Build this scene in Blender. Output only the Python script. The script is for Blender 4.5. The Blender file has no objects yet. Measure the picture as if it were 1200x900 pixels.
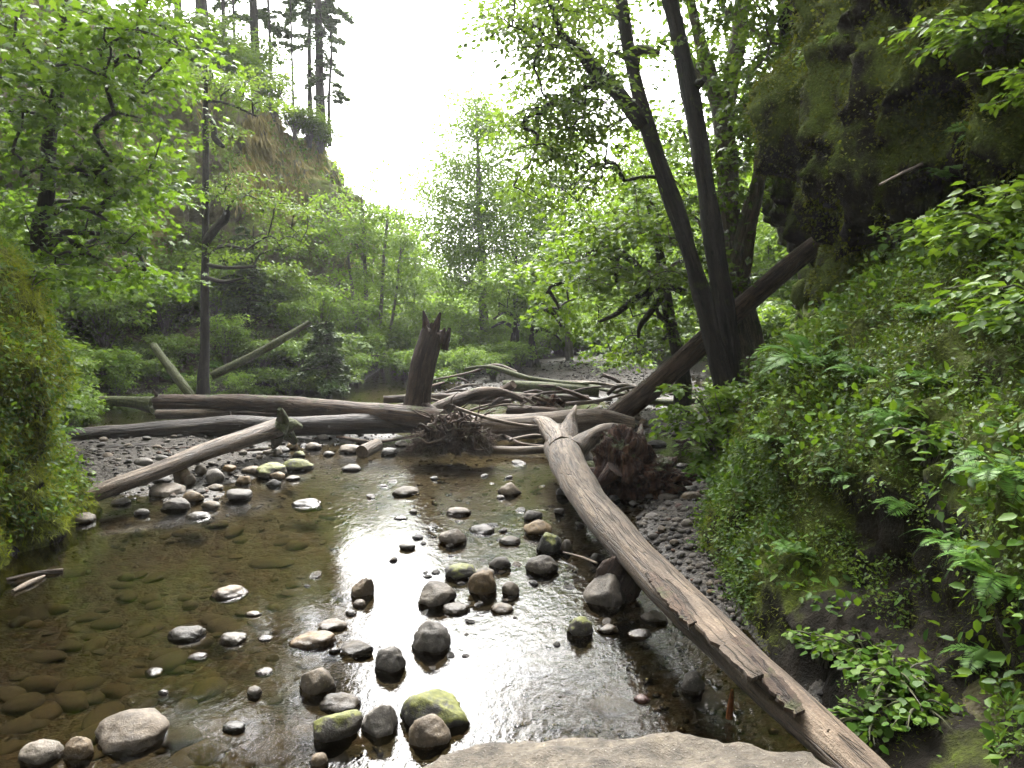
import bpy, bmesh, math, random
import numpy as np
from mathutils import Vector

# ------------------------------------------------------------------ camera, world, sun, exposure
S = bpy.context.scene
COL = S.collection
F, CAM_H, PITCH = 870.0, 2.6, math.atan(85.3 / 870.0)      # focal length in photo pixels, eye height, downward tilt
cam_d = bpy.data.cameras.new('camera'); cam = bpy.data.objects.new('camera', cam_d); COL.objects.link(cam)
cam_d.sensor_fit = 'HORIZONTAL'; cam_d.sensor_width = 36.0; cam_d.lens = F / 1200.0 * 36.0
cam_d.clip_start = 0.05; cam_d.clip_end = 2000.0
cam.location = (0, 0, CAM_H); cam.rotation_euler = (math.radians(90) - PITCH, 0, 0)
S.camera = cam

SUN_EL, SUN_AZ = math.radians(51), math.radians(-4)         # azimuth from +Y towards +X
W = bpy.data.worlds.new('World'); S.world = W; W.use_nodes = True
wn = W.node_tree; wn.nodes.clear()
sky = wn.nodes.new('ShaderNodeTexSky'); sky.sky_type = 'NISHITA'; sky.sun_disc = False
sky.sun_elevation = SUN_EL; sky.sun_rotation = SUN_AZ; sky.air_density = 1.0; sky.dust_density = 6.0; sky.ozone_density = 1.0
hs = wn.nodes.new('ShaderNodeHueSaturation'); hs.inputs['Saturation'].default_value = 0.12
bg = wn.nodes.new('ShaderNodeBackground'); bg.inputs['Strength'].default_value = 0.15
wo = wn.nodes.new('ShaderNodeOutputWorld')
wn.links.new(sky.outputs[0], hs.inputs['Color']); wn.links.new(hs.outputs[0], bg.inputs['Color']); wn.links.new(bg.outputs[0], wo.inputs['Surface'])

sd = bpy.data.lights.new('sun', 'SUN'); so = bpy.data.objects.new('sun', sd); COL.objects.link(so)
sd.energy = 1.5; sd.angle = math.radians(24); sd.color = (1.0, 0.965, 0.9)
sdir = Vector((math.sin(SUN_AZ) * math.cos(SUN_EL), math.cos(SUN_AZ) * math.cos(SUN_EL), math.sin(SUN_EL)))
so.rotation_euler = (-sdir).to_track_quat('-Z', 'Y').to_euler(); so.location = (0, 0, 40)

S.view_settings.view_transform = 'Standard'; S.view_settings.look = 'None'
S.view_settings.gamma = 1.0; S.view_settings.exposure = 3.0; S.view_settings.use_curve_mapping = False
S.render.engine = 'CYCLES'
cy = S.cycles
cy.use_denoising = True; cy.denoiser = 'OPENIMAGEDENOISE'
cy.max_bounces = 6; cy.diffuse_bounces = 3; cy.glossy_bounces = 3; cy.transmission_bounces = 4
cy.transparent_max_bounces = 8; cy.volume_bounces = 0; cy.caustics_reflective = False; cy.caustics_refractive = False
cy.use_adaptive_sampling = True; cy.adaptive_threshold = 0.02; cy.sample_clamp_indirect = 4.0

# ------------------------------------------------------------------ maths helpers
rng = np.random.default_rng(7); random.seed(7)
cp, sp_ = math.cos(PITCH), math.sin(PITCH)
def ray(px, py):
    a = (px - 600) / F; b = (450 - py) / F
    return np.array((a, cp + b * sp_, -sp_ + b * cp))
def at_z(px, py, z=0.0):
    d = ray(px, py); t = (z - CAM_H) / d[2]
    return np.array((0, 0, CAM_H)) + d * t
def at_y(px, py, Y):
    d = ray(px, py); t = Y / d[1]
    return np.array((0, 0, CAM_H)) + d * t
def depth(p): return p[1] * cp + (CAM_H - p[2]) * sp_
def px2m(p): return depth(p) / F

_perm = np.random.default_rng(3).permutation(256); _perm = np.concatenate([_perm, _perm, _perm])
_grad = np.random.default_rng(4).normal(size=(256, 3)); _grad /= np.linalg.norm(_grad, axis=1)[:, None]
def perlin(P):
    P = np.asarray(P, float); i = np.floor(P).astype(int); f = P - i; i &= 255
    u = f * f * f * (f * (f * 6 - 15) + 10); out = 0
    for dx in (0, 1):
        wx = u[:, 0] if dx else 1 - u[:, 0]
        for dy in (0, 1):
            wy = u[:, 1] if dy else 1 - u[:, 1]
            for dz in (0, 1):
                wz = u[:, 2] if dz else 1 - u[:, 2]
                h = _perm[_perm[_perm[(i[:, 0] + dx) & 255] + ((i[:, 1] + dy) & 255)] + ((i[:, 2] + dz) & 255)]
                g = _grad[h]
                out = out + wx * wy * wz * (g[:, 0] * (f[:, 0] - dx) + g[:, 1] * (f[:, 1] - dy) + g[:, 2] * (f[:, 2] - dz))
    return out * 1.5
def fbm(P, octv=4, gain=0.5, lac=2.03):
    P = np.asarray(P, float); a, o = 1.0, 0
    for k in range(octv):
        o = o + a * perlin(P + 17.3 * k); P = P * lac; a *= gain
    return o
def ridged(P, octv=4):
    P = np.asarray(P, float); a, o = 1.0, 0
    for k in range(octv):
        o = o + a * (1 - 2 * np.abs(perlin(P + 9.1 * k))); P = P * 2.1; a *= 0.5
    return o
def unit(v): return v / np.maximum(np.linalg.norm(v, axis=-1, keepdims=True), 1e-9)
def sstep(a, b, x): t = np.clip((x - a) / (b - a), 0, 1); return t * t * (3 - 2 * t)
def catmull(pts, n):
    pts = np.asarray(pts, float); k = len(pts)
    if k == 2: t = np.linspace(0, 1, n)[:, None]; return pts[0] * (1 - t) + pts[1] * t
    P = np.vstack([2 * pts[0] - pts[1], pts, 2 * pts[-1] - pts[-2]])
    s = np.linspace(0, k - 1, n); i = np.minimum(s.astype(int), k - 2); t = (s - i)[:, None]
    a, b, c, d = P[i], P[i + 1], P[i + 2], P[i + 3]
    return 0.5 * (2 * b + (c - a) * t + (2 * a - 5 * b + 4 * c - d) * t ** 2 + (3 * b - a - 3 * c + d) * t ** 3)

# ------------------------------------------------------------------ mesh builder and objects
class MB:
    def __init__(s): s.v = []; s.q = []; s.t = []; s.n = 0; s.at = {}
    def add(s, v, quads=None, tris=None, **at):
        v = np.asarray(v, float).reshape(-1, 3); m = len(v)
        if quads is not None and len(quads): s.q.append(np.asarray(quads, int).reshape(-1, 4) + s.n)
        if tris is not None and len(tris): s.t.append(np.asarray(tris, int).reshape(-1, 3) + s.n)
        s.v.append(v)
        for k, val in at.items():
            val = np.asarray(val, float)
            if val.ndim == 0: val = np.full(m, float(val))
            s.at.setdefault(k, []).append((s.n, val))
        s.n += m
        return s
    def verts(s): return np.concatenate(s.v) if s.v else np.zeros((0, 3))
    def mesh(s, name, mat, origin=(0, 0, 0), smooth=True):
        v = s.verts() - np.asarray(origin, float)
        q = np.concatenate(s.q) if s.q else np.zeros((0, 4), int); t = np.concatenate(s.t) if s.t else np.zeros((0, 3), int)
        me = bpy.data.meshes.new(name)
        me.vertices.add(len(v)); me.vertices.foreach_set('co', v.astype(np.float32).ravel())
        loops = np.concatenate([q.ravel(), t.ravel()]).astype(np.int32)
        me.loops.add(len(loops)); me.loops.foreach_set('vertex_index', loops)
        st = np.concatenate([np.arange(len(q)) * 4, len(q) * 4 + np.arange(len(t)) * 3]).astype(np.int32)
        me.polygons.add(len(st)); me.polygons.foreach_set('loop_start', st)
        me.polygons.foreach_set('use_smooth', np.full(len(st), bool(smooth)))
        me.update(calc_edges=True)
        for k, lst in s.at.items():
            vec = lst[0][1].ndim == 2
            arr = np.zeros((s.n, 3) if vec else s.n, np.float32)
            for o, val in lst: arr[o:o + len(val)] = val
            a = me.attributes.new(k, 'FLOAT_VECTOR' if vec else 'FLOAT', 'POINT')
            a.data.foreach_set('vector' if vec else 'value', arr.ravel())
        if mat: me.materials.append(mat)
        return me
def tag(o, label=None, cat=None, group=None, kind=None):
    if label: o['label'] = label
    if cat: o['category'] = cat
    if group: o['group'] = group
    if kind: o['kind'] = kind
    return o
def thing(name, label, cat, loc=(0, 0, 0), group=None):
    o = bpy.data.objects.new(name, None); COL.objects.link(o); o.location = [float(c) for c in loc]; o.empty_display_size = 0.1
    return tag(o, label, cat, group)
def obj(name, me, parent=None, loc=(0, 0, 0)):
    o = bpy.data.objects.new(name, me); COL.objects.link(o); o.location = [float(c) for c in loc]
    if parent is not None: o.parent = parent
    return o
def part(name, mb, mat, parent, smooth=True, kind=None, label=None):
    o = obj(name, mb.mesh(name, mat, tuple(parent.location), smooth), parent)     # parents are unrotated Empties at the thing's base
    return tag(o, label, kind=kind)
def copy_tree(o, parent=None):
    c = o.copy(); COL.objects.link(c); c.parent = parent
    for ch in list(o.children): copy_tree(ch, c)
    return c

def tube(mb, pts, rad, seg=12, n=None, bump=0.0, freq=1.0, cap=True, seed=0.0, jag=0.0, lumps=0.0, furrow=0.0, oval=1.0):
    pts = np.asarray(pts, float); rad = np.asarray(rad, float)
    L = np.linalg.norm(np.diff(pts, axis=0), axis=1).sum()
    if n is None: n = max(4, int(L / 0.12))
    C = catmull(pts, n); R = np.maximum(catmull(np.stack([rad, rad, rad], 1), n)[:, 0], 0.002)
    T = unit(np.gradient(C, axis=0)); ref = np.array((0, 0, 1.0)) if abs(T[0, 2]) < 0.9 else np.array((1.0, 0, 0))
    U = np.zeros_like(C); u = unit(np.cross(np.cross(T[0], ref), T[0])[None])[0]
    for i in range(n):
        u = u - T[i] * (u @ T[i]); u = u / max(np.linalg.norm(u), 1e-9); U[i] = u
    V = np.cross(T, U)
    th = np.linspace(0, 2 * math.pi, seg, endpoint=False); c, s = np.cos(th), np.sin(th)
    slen = np.concatenate([[0], np.cumsum(np.linalg.norm(np.diff(C, axis=0), axis=1))])
    rr = np.repeat(R[:, None], seg, 1)
    w = np.stack([np.outer(R, c), np.outer(R, s), np.repeat(slen[:, None], seg, 1)], -1)
    flat = w.reshape(-1, 3)
    if bump: rr = rr * (1 + bump * fbm(flat * np.array((3, 3, 0.9)) * freq + seed, 4).reshape(n, seg))
    if lumps: rr = rr * (1 + lumps * perlin(flat * np.array((1.2, 1.2, 1.1)) + seed * 3).reshape(n, seg))
    if furrow: rr = rr * (1 + furrow * ridged(flat * np.array((9, 9, 0.8)) + seed, 2).reshape(n, seg))
    P = C[:, None] + U[:, None] * (c[None, :, None] * rr[..., None]) + V[:, None] * (s[None, :, None] * rr[..., None] * oval)
    if jag:
        for e, sg in ((0, -1), (n - 1, 1)):
            P[e] += T[e] * (sg * jag * perlin(np.stack([c * 2, s * 2, np.full(seg, seed + e)], 1)))[:, None]
    i = np.arange(n - 1)[:, None] * seg; j = np.arange(seg); k = (j + 1) % seg
    q = np.stack([i + j, i + k, i + seg + k, i + seg + j], -1).reshape(-1, 4)
    w = w + np.array((0, 0, seed)); endc = np.zeros(n * seg)
    vs = [P.reshape(-1, 3)]; ws = [w.reshape(-1, 3)]; es = [endc]; tris = []
    if cap:
        m = n * seg
        for e, sg in ((0, -1), (n - 1, 1)):
            ring = P[e]; ctr = ring.mean(0)
            inn = ctr + (ring - ctr) * 0.93 - T[e] * sg * 0.004
            vs += [ring, inn, (ctr + T[e] * sg * 0.02 * rad[0])[None]]; ws += [w[e], w[e] * 0.93, w[e].mean(0)[None]]; es += [np.ones(2 * seg + 1)]
            a, b, o = m + j, m + k, m + seg
            qq = np.stack([a, b, o + k, o + j], -1) if sg > 0 else np.stack([b, a, o + j, o + k], -1)
            q = np.vstack([q, qq]); cc = m + 2 * seg
            tris += [(o + x, o + (x + 1) % seg, cc) if sg > 0 else (o + (x + 1) % seg, o + x, cc) for x in range(seg)]
            m += 2 * seg + 1
    mb.add(np.concatenate(vs), q, np.array(tris) if tris else None, wood=np.concatenate(ws), endcap=np.concatenate(es))
    return C, R

LEAF = {
 'rhomb': (np.array([(0, 0, 0), (.45, -.30, .07), (1, 0, -.06), (.45, .30, .07)]), None, [(0, 1, 2), (0, 2, 3)]),
 'ovate': (np.array([(0, 0, 0), (.22, -.25, .06), (.62, -.27, .05), (1, 0, -.10), (.62, .27, .05), (.22, .25, .06)]), [(0, 1, 2, 3), (0, 3, 4, 5)], None),
 'needle': (np.array([(0, 0, 0), (.5, -.07, 0), (1, 0, -.05), (.5, .07, 0)]), None, [(0, 1, 2), (0, 2, 3)]),
 'round': (np.array([(0, 0, 0), (.1, -.42, .05), (.6, -.48, .04), (1, 0, -.06), (.6, .48, .04), (.1, .42, .05)]), [(0, 1, 2, 3), (0, 3, 4, 5)], None),
 'palm': (np.array([(0, 0, 0), (.02, -.40, -.05), (.28, -.22, .03), (.55, -.58, -.07), (.60, -.18, .04), (1, 0, -.08), (.60, .18, .04), (.55, .58, -.07), (.28, .22, .03), (.02, .40, -.05), (.32, 0, .04)]),
          None, [(10, i, (i + 1) % 10) for i in range(10)]),
}
def leaves(mb, P, axis, nrm, L, tint, shape='rhomb'):
    if len(P) == 0: return
    T, Q, R = LEAF[shape]; k = len(T)
    axis = unit(axis); nrm = unit(nrm - axis * (nrm * axis).sum(1, keepdims=True)); side = np.cross(nrm, axis)
    L = np.broadcast_to(np.asarray(L, float), (len(P),))[:, None, None]
    V = P[:, None] + L * (axis[:, None] * T[None, :, :1] + side[:, None] * T[None, :, 1:2] + nrm[:, None] * T[None, :, 2:3])
    off = (np.arange(len(P)) * k)[:, None, None]
    q = (off + np.array(Q)[None]).reshape(-1, 4) if Q else None
    t = (off + np.array(R)[None]).reshape(-1, 3) if R else None
    mb.add(V.reshape(-1, 3), q, t, tint=np.repeat(np.asarray(tint, float), k))

def spray_leaves(mb, C, O, R, n, L, shape='rhomb', thick=0.14, droop=0.3, tilt=0.45, tbase=None, seed=0):
    """n leaves round each spray centre C (m,3), in flat drooping fans that lean along O (m,3)"""
    r = np.random.default_rng(seed); m = len(C); R = np.broadcast_to(R, (m,))
    ci = np.repeat(np.arange(m), n); N = len(ci)
    rho = np.sqrt(r.random(N)); phi = r.random(N) * 2 * math.pi
    O = O * np.array((1, 1, 0.35)); O = unit(O + 1e-4); Sd = unit(np.cross(np.array((0, 0, 1.0)), O))
    Rr = R[ci]
    lx, ly = rho * np.cos(phi) * 1.25, rho * np.sin(phi) * 0.85
    pos = C[ci] + O[ci] * (lx * Rr)[:, None] + Sd[ci] * (ly * Rr)[:, None]
    pos[:, 2] += -droop * rho ** 2 * Rr + r.normal(size=N) * thick * Rr
    ax = O[ci] * (lx + 0.5)[:, None] + Sd[ci] * ly[:, None] + r.normal(size=(N, 3)) * 0.35; ax[:, 2] -= 0.25
    nr = np.array((0, 0, 1.0)) + r.normal(size=(N, 3)) * tilt
    tb = r.random(m) if tbase is None else tbase
    leaves(mb, pos, ax, nr, L * (0.65 + 0.6 * r.random(N)), np.clip(0.6 * tb[ci] + 0.4 * r.random(N), 0, 1), shape)

def grow(mb, roots, sprays, r0=0.008, sides=5, seed=0, wob=0.12):
    """branches that link every spray to the trunk: each one hangs on the nearest wood already grown"""
    r = np.random.default_rng(seed); nodes = [np.asarray(p, float) for p in roots]; par = [-1] * len(nodes)
    K = len(nodes); d0 = np.linalg.norm(sprays[:, None] - np.array(nodes)[None], axis=2).min(1)
    dirs = np.zeros((len(sprays), 3)); ends = {}
    for si in np.argsort(d0):
        A = np.array(nodes); s = sprays[si]
        d = np.linalg.norm(A - s, axis=1); cost = d + 0.5 * np.maximum(0, A[:, 2] - s[2] + 0.1)
        cost[:K] *= 0.9; j = int(np.argmin(cost)); a = A[j]
        mid = (a + s) / 2 + np.array((0, 0, 0.10 * d[j])) + r.normal(size=3) * wob * d[j] * 0.6
        nodes.append(mid); par.append(j); nodes.append(s); par.append(len(nodes) - 2)
        dirs[si] = s - mid; ends[len(nodes) - 1] = si
    cnt = np.zeros(len(nodes))
    for i in range(len(nodes) - 1, K - 1, -1):
        if i in ends: cnt[i] += 1
        if par[i] >= 0: cnt[par[i]] += cnt[i]
    for i in range(K, len(nodes)):
        if i in ends: continue
        a, m, e = nodes[par[i]], nodes[i], nodes[i + 1]
        ra, rm, re = r0 * math.sqrt(cnt[i]) * 1.15 + .003, r0 * math.sqrt(cnt[i]) + .002, r0 * math.sqrt(max(cnt[i + 1], .4))
        tube(mb, [a, m, e], [ra, rm, re], sides, 6, cap=False, seed=i * 1.7, bump=0.25)
    return unit(dirs)

def spray_pts(ells, seed=0):
    """spray centres from (px, py, rx, ry, Ynear, Yfar, count): where the leaf masses show, spread through their depth"""
    r = np.random.default_rng(seed); out = []
    for px, py, rx, ry, y0, y1, n in ells:
        for _ in range(n):
            while True:
                a, b = r.uniform(-1, 1, 2)
                if a * a + b * b < 1: break
            out.append(at_y(px + a * rx, py + b * ry, r.uniform(y0, y1)))
    return np.array(out)

# ------------------------------------------------------------------ materials
def new_mat(name):
    m = bpy.data.materials.new(name); m.use_nodes = True; nt = m.node_tree; nt.nodes.clear()
    out = nt.nodes.new('ShaderNodeOutputMaterial'); return m, nt, out
class NT:
    def __init__(s, nt): s.nt = nt
    def n(s, typ, **kw):
        x = s.nt.nodes.new('ShaderNode' + typ)
        for k, v in kw.items():
            if k.startswith('_'): setattr(x, k[1:], v)
            else:
                key = int(k[1:]) if k[0] == 'i' and k[1:].isdigit() else k.replace('__', ' ')
                if hasattr(v, 'is_output') : s.nt.links.new(v, x.inputs[key])
                else: x.inputs[key].default_value = v
        return x
    def noise(s, vec, scale, detail=6, rough=0.55, dist=0.0):
        return s.n('TexNoise', Vector=vec, Scale=scale, Detail=detail, Roughness=rough, Distortion=dist).outputs['Fac']
    def ramp(s, fac, stops, interp='LINEAR'):
        x = s.n('ValToRGB', Fac=fac); cr = x.color_ramp; cr.interpolation = interp
        while len(cr.elements) < len(stops): cr.elements.new(0.5)
        for e, (p, c) in zip(cr.elements, stops): e.position = p; e.color = (*c, 1) if not np.isscalar(c) else (c, c, c, 1)
        return x.outputs['Color']
    def mix(s, fac, a, b, mode='MIX'):
        x = s.n('MixRGB', _blend_type=mode)
        for k, v in (('Fac', fac), ('Color1', a), ('Color2', b)):
            if hasattr(v, 'is_output'): s.nt.links.new(v, x.inputs[k])
            else: x.inputs[k].default_value = v if np.isscalar(v) else (*v, 1)
        return x.outputs['Color']
    def math(s, op, a, b=0.0, clamp=False):
        x = s.n('Math', _operation=op, _use_clamp=clamp)
        for k, v in ((0, a), (1, b)):
            if hasattr(v, 'is_output'): s.nt.links.new(v, x.inputs[k])
            else: x.inputs[k].default_value = v
        return x.outputs[0]
    def bump(s, h, strength, dist, normal=None):
        x = s.n('Bump', Height=h, Strength=strength, Distance=dist)
        if normal is not None: s.nt.links.new(normal, x.inputs['Normal'])
        return x.outputs[0]

def mapr(T, v, a, b, c=0.0, d=1.0):
    x = T.n('MapRange', Value=v); x.inputs['From Min'].default_value = a; x.inputs['From Max'].default_value = b
    x.inputs['To Min'].default_value = c; x.inputs['To Max'].default_value = d; return x.outputs[0]

def leaf_mat(name, dark, mid, light, trans=0.42, rough=0.5):
    m, nt, out = new_mat(name); T = NT(nt)
    t = T.n('Attribute', _attribute_name='tint').outputs['Fac']
    col = T.ramp(t, [(0.0, dark), (0.5, mid), (1.0, light)])
    p = T.n('BsdfPrincipled', Base__Color=col, Roughness=rough); p.inputs['Specular IOR Level'].default_value = 0.16
    tr = T.n('BsdfTranslucent', Color=T.mix(0.5, col, (light[0] * 1.15, light[1] * 1.1, light[2] * .6)))
    mx = T.n('MixShader', Fac=trans); nt.links.new(p.outputs[0], mx.inputs[1]); nt.links.new(tr.outputs[0], mx.inputs[2])
    nt.links.new(mx.outputs[0], out.inputs['Surface']); return m

def wood_mat(name, c1, c2, c3, moss=0.0, rough=0.85, bark=1.0, end=None, wet=False):
    m, nt, out = new_mat(name); T = NT(nt)
    at = T.n('Attribute', _attribute_name='wood').outputs['Vector']; geo = T.n('NewGeometry')
    mp = T.n('Mapping', Vector=at); mp.inputs['Scale'].default_value = (1, 1, 0.10); g = mp.outputs[0]
    big = T.noise(at, 2.2, 4, .6); fine = T.noise(g, 26, 8, .65, .4); fur = T.noise(g, 9, 5, .6, .3)
    col = T.ramp(T.math('ADD', T.math('MULTIPLY', fur, .6), T.math('MULTIPLY', fine, .4)), [(.36, c1), (.5, c2), (.66, c3)])
    mp2 = T.n('Mapping', Vector=at); mp2.inputs['Scale'].default_value = (1, 1, 0.045)
    crk = T.noise(mp2.outputs[0], 17, 3, .5, .6); crk = T.math('ABSOLUTE', T.math('SUBTRACT', crk, .5)); crk = mapr(T, crk, .0, .035, 1, 0)
    spk = T.noise(at, 55, 5, .7)
    col = T.mix(T.math('MULTIPLY', mapr(T, big, .42, .62), 0.55), col, tuple(x * .42 for x in c2))
    col = T.mix(.6, col, T.ramp(spk, [(.35, .25), (.65, .75)]), 'OVERLAY')
    col = T.mix(T.math('MULTIPLY', crk, .8), col, tuple(x * .35 for x in c1))
    if end:
        ec = T.n('Attribute', _attribute_name='endcap').outputs['Fac']
        col = T.mix(ec, col, T.ramp(fine, [(.3, tuple(x * .4 for x in end)), (.65, end)]))
    if moss > 0:
        nz = T.n('SeparateXYZ', Vector=geo.outputs['Normal']).outputs[2]
        mn = T.noise(geo.outputs['Position'], 3.5, 6, .6)
        k = T.math('ADD', T.math('MULTIPLY', nz, .28), mn)
        k = mapr(T, k, .78 - .42 * moss, .92 - .42 * moss)
        mc = T.ramp(T.noise(geo.outputs['Position'], 22, 4), [(.3, (.012, .015, .003)), (.55, (.038, .045, .008)), (.75, (.075, .085, .014))])
        col = T.mix(k, col, mc)
    rg = T.ramp(fine, [(.3, rough), (.7, rough * .8)]) if not wet else T.ramp(big, [(.35, .42), (.65, .75)])
    p = T.n('BsdfPrincipled', Base__Color=col, Roughness=rg); p.inputs['Specular IOR Level'].default_value = 0.35
    h = T.math('SUBTRACT', T.math('ADD', T.math('MULTIPLY', fur, 1.2), T.math('ADD', T.math('MULTIPLY', fine, .6), T.math('MULTIPLY', spk, .5))), T.math('MULTIPLY', crk, .7))
    nt.links.new(T.bump(h, min(1.0, .9 * bark), .045 * bark), p.inputs['Normal'])
    nt.links.new(p.outputs[0], out.inputs['Surface']); return m

def rock_mat(name, c1, c2, moss=0.0, wetline=True, rel=1.0):
    m, nt, out = new_mat(name); T = NT(nt)
    tc = T.n('TexCoord').outputs['Object']; geo = T.n('NewGeometry'); oi = T.n('ObjectInfo').outputs['Random']
    off = T.n('VectorMath', _operation='ADD', i0=tc, i1=T.n('CombineXYZ', X=T.math('MULTIPLY', oi, 31.0), Y=T.math('MULTIPLY', oi, 17.0), Z=0.0).outputs[0]).outputs[0]
    n1, n2, n3 = T.noise(off, 5, 6, .6), T.noise(off, 28, 6, .65), T.noise(off, 110, 3, .6)
    col = T.ramp(n1, [(.32, c1), (.68, c2)])
    col = T.mix(.55, col, T.ramp(n2, [(.35, .22), (.65, .8)]), 'OVERLAY')
    col = T.mix(T.math('MULTIPLY', mapr(T, n3, .62, .72), .5), col, (.42, .40, .36))
    hv = T.n('HueSaturation', Color=col, Value=mapr(T, oi, 0, 1, .72, 1.3), Saturation=mapr(T, T.math('FRACT', T.math('MULTIPLY', oi, 7.3)), 0, 1, .6, 1.5)); col = hv.outputs[0]
    nz = T.n('SeparateXYZ', Vector=geo.outputs['Normal']).outputs[2]
    if moss > 0:
        k = mapr(T, T.math('ADD', T.math('MULTIPLY', nz, .35), T.noise(off, 7, 5, .6)), .98 - .4 * moss, 1.10 - .4 * moss)
        col = T.mix(k, col, T.ramp(n2, [(.3, (.03, .036, .006)), (.7, (.125, .13, .022))]))
    rough = .72
    if wetline:
        pz = T.n('SeparateXYZ', Vector=geo.outputs['Position']).outputs[2]
        k = mapr(T, T.math('ADD', pz, T.math('MULTIPLY', T.math('SUBTRACT', n1, .5), .09)), .02, .065, 1.0, 0.0)
        col = T.mix(k, col, T.mix(1.0, col, (.30, .27, .24), 'MULTIPLY')); rough = mapr(T, k, 0, 1, .7, .16)
    p = T.n('BsdfPrincipled', Base__Color=col, Roughness=rough); p.inputs['Specular IOR Level'].default_value = .4
    nt.links.new(T.bump(T.math('ADD', T.math('MULTIPLY', n2, .8), T.math('MULTIPLY', n3, .3 * rel)), min(1, .6 * rel), .024 * rel), p.inputs['Normal'])
    nt.links.new(p.outputs[0], out.inputs['Surface']); return m

def cliff_mat(name, rock1, rock2, moss_amt, mossc, dry=0.0, hollow=False):
    m, nt, out = new_mat(name); T = NT(nt); geo = T.n('NewGeometry'); P = geo.outputs['Position']
    mp = T.n('Mapping', Vector=P); mp.inputs['Scale'].default_value = (1, 1, .55); V = mp.outputs[0]
    n1, n2, n3 = T.noise(V, .9, 6, .6, .5), T.noise(V, 5, 8, .65), T.noise(P, 40, 5, .65)
    col = T.ramp(n2, [(.33, rock1), (.66, rock2)])
    nz = T.n('SeparateXYZ', Vector=geo.outputs['Normal']).outputs[2]
    k = T.math('ADD', T.math('ADD', n1, T.math('MULTIPLY', n2, .5)), T.math('MULTIPLY', nz, .22))
    if hollow:      # bare wet rock where the foot of the slope is undercut
        xyz = T.n('SeparateXYZ', Vector=P); k = T.math('SUBTRACT', k, T.math('MULTIPLY', T.math('MULTIPLY', mapr(T, xyz.outputs[1], 5.9, 4.9), mapr(T, xyz.outputs[2], 1.55, 1.1)), .34))
    k = mapr(T, k, 1.02 - moss_amt * .5, 1.16 - moss_amt * .5)
    mc = T.ramp(T.math('ADD', T.math('MULTIPLY', n3, .6), T.math('MULTIPLY', n2, .4)), [(.32, tuple(x * .30 for x in mossc)), (.52, mossc), (.7, tuple(x * 1.9 for x in mossc))])
    col = T.mix(k, col, mc)
    if dry:
        k2 = mapr(T, T.noise(T.n('Mapping', Vector=P, Scale=(.5, .5, .16)).outputs[0], 1.0, 5, .6), .56, .66)
        col = T.mix(T.math('MULTIPLY', k2, dry), col, T.ramp(n3, [(.3, (.11, .085, .03)), (.7, (.32, .25, .11))]))
    p = T.n('BsdfPrincipled', Base__Color=col, Roughness=mapr(T, k, 0, 1, .8, .95)); p.inputs['Specular IOR Level'].default_value = .12
    b = T.bump(n2, .7, .12); b = T.bump(n3, .8, .03, b); nt.links.new(b, p.inputs['Normal'])
    nt.links.new(p.outputs[0], out.inputs['Surface']); return m

def ground_mat():
    m, nt, out = new_mat('ground'); T = NT(nt); geo = T.n('NewGeometry'); P = geo.outputs['Position']
    z = T.n('SeparateXYZ', Vector=P).outputs[2]
    vo = T.n('TexVoronoi', Vector=T.n('VectorMath', _operation='ADD', i0=P, i1=T.n('VectorMath', _operation='SCALE', i0=T.n('TexNoise', Vector=P, Scale=6.0).outputs['Color'], Scale=.06).outputs[0]).outputs[0], Scale=11.0)
    vo2 = T.n('TexVoronoi', Vector=P, Scale=34.0)
    c1 = T.ramp(T.n('SeparateColor', Color=vo.outputs['Color']).outputs[0], [(0, (.006, .005, .003)), (.4, (.016, .012, .007)), (.75, (.026, .014, .007)), (1, (.036, .031, .022))])
    c2 = T.ramp(T.n('SeparateColor', Color=vo2.outputs['Color']).outputs[0], [(0, (.012, .011, .009)), (.5, (.032, .028, .023)), (1, (.07, .062, .052))])
    n1 = T.noise(P, .9, 6, .6); n2 = T.noise(P, 7, 8, .65); n3 = T.noise(P, 45, 5, .65)
    grav = T.mix(mapr(T, z, -.12, .03), c1, c2)
    grav = T.mix(T.math('MULTIPLY', mapr(T, n1, .45, .62), T.math('SUBTRACT', 1.0, mapr(T, z, -.1, .06))), grav, T.ramp(n2, [(.3, (.008, .009, .003)), (.7, (.024, .021, .006))]))
    soil = T.ramp(n2, [(.3, (.018, .013, .009)), (.5, (.055, .037, .024)), (.7, (.11, .075, .048))])
    moss = T.ramp(n3, [(.3, (.015, .024, .005)), (.55, (.045, .07, .013)), (.75, (.09, .12, .025))])
    bank = T.mix(mapr(T, T.math('ADD', n1, T.math('MULTIPLY', n2, .4)), .58, .76), soil, moss)
    zz = T.math('ADD', z, T.math('MULTIPLY', T.math('SUBTRACT', n2, .5), .35))
    col = T.mix(mapr(T, zz, .30, .52), grav, bank)
    rg = mapr(T, z, .0, .12, .35, .9)
    p = T.n('BsdfPrincipled', Base__Color=col, Roughness=rg); p.inputs['Specular IOR Level'].default_value = .2
    h = T.math('SUBTRACT', T.math('MULTIPLY', n3, .4), T.math('ADD', vo.outputs['Distance'], T.math('MULTIPLY', vo2.outputs['Distance'], .4)))
    nt.links.new(T.bump(h, .7, .05), p.inputs['Normal']); nt.links.new(p.outputs[0], out.inputs['Surface']); return m

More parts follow.
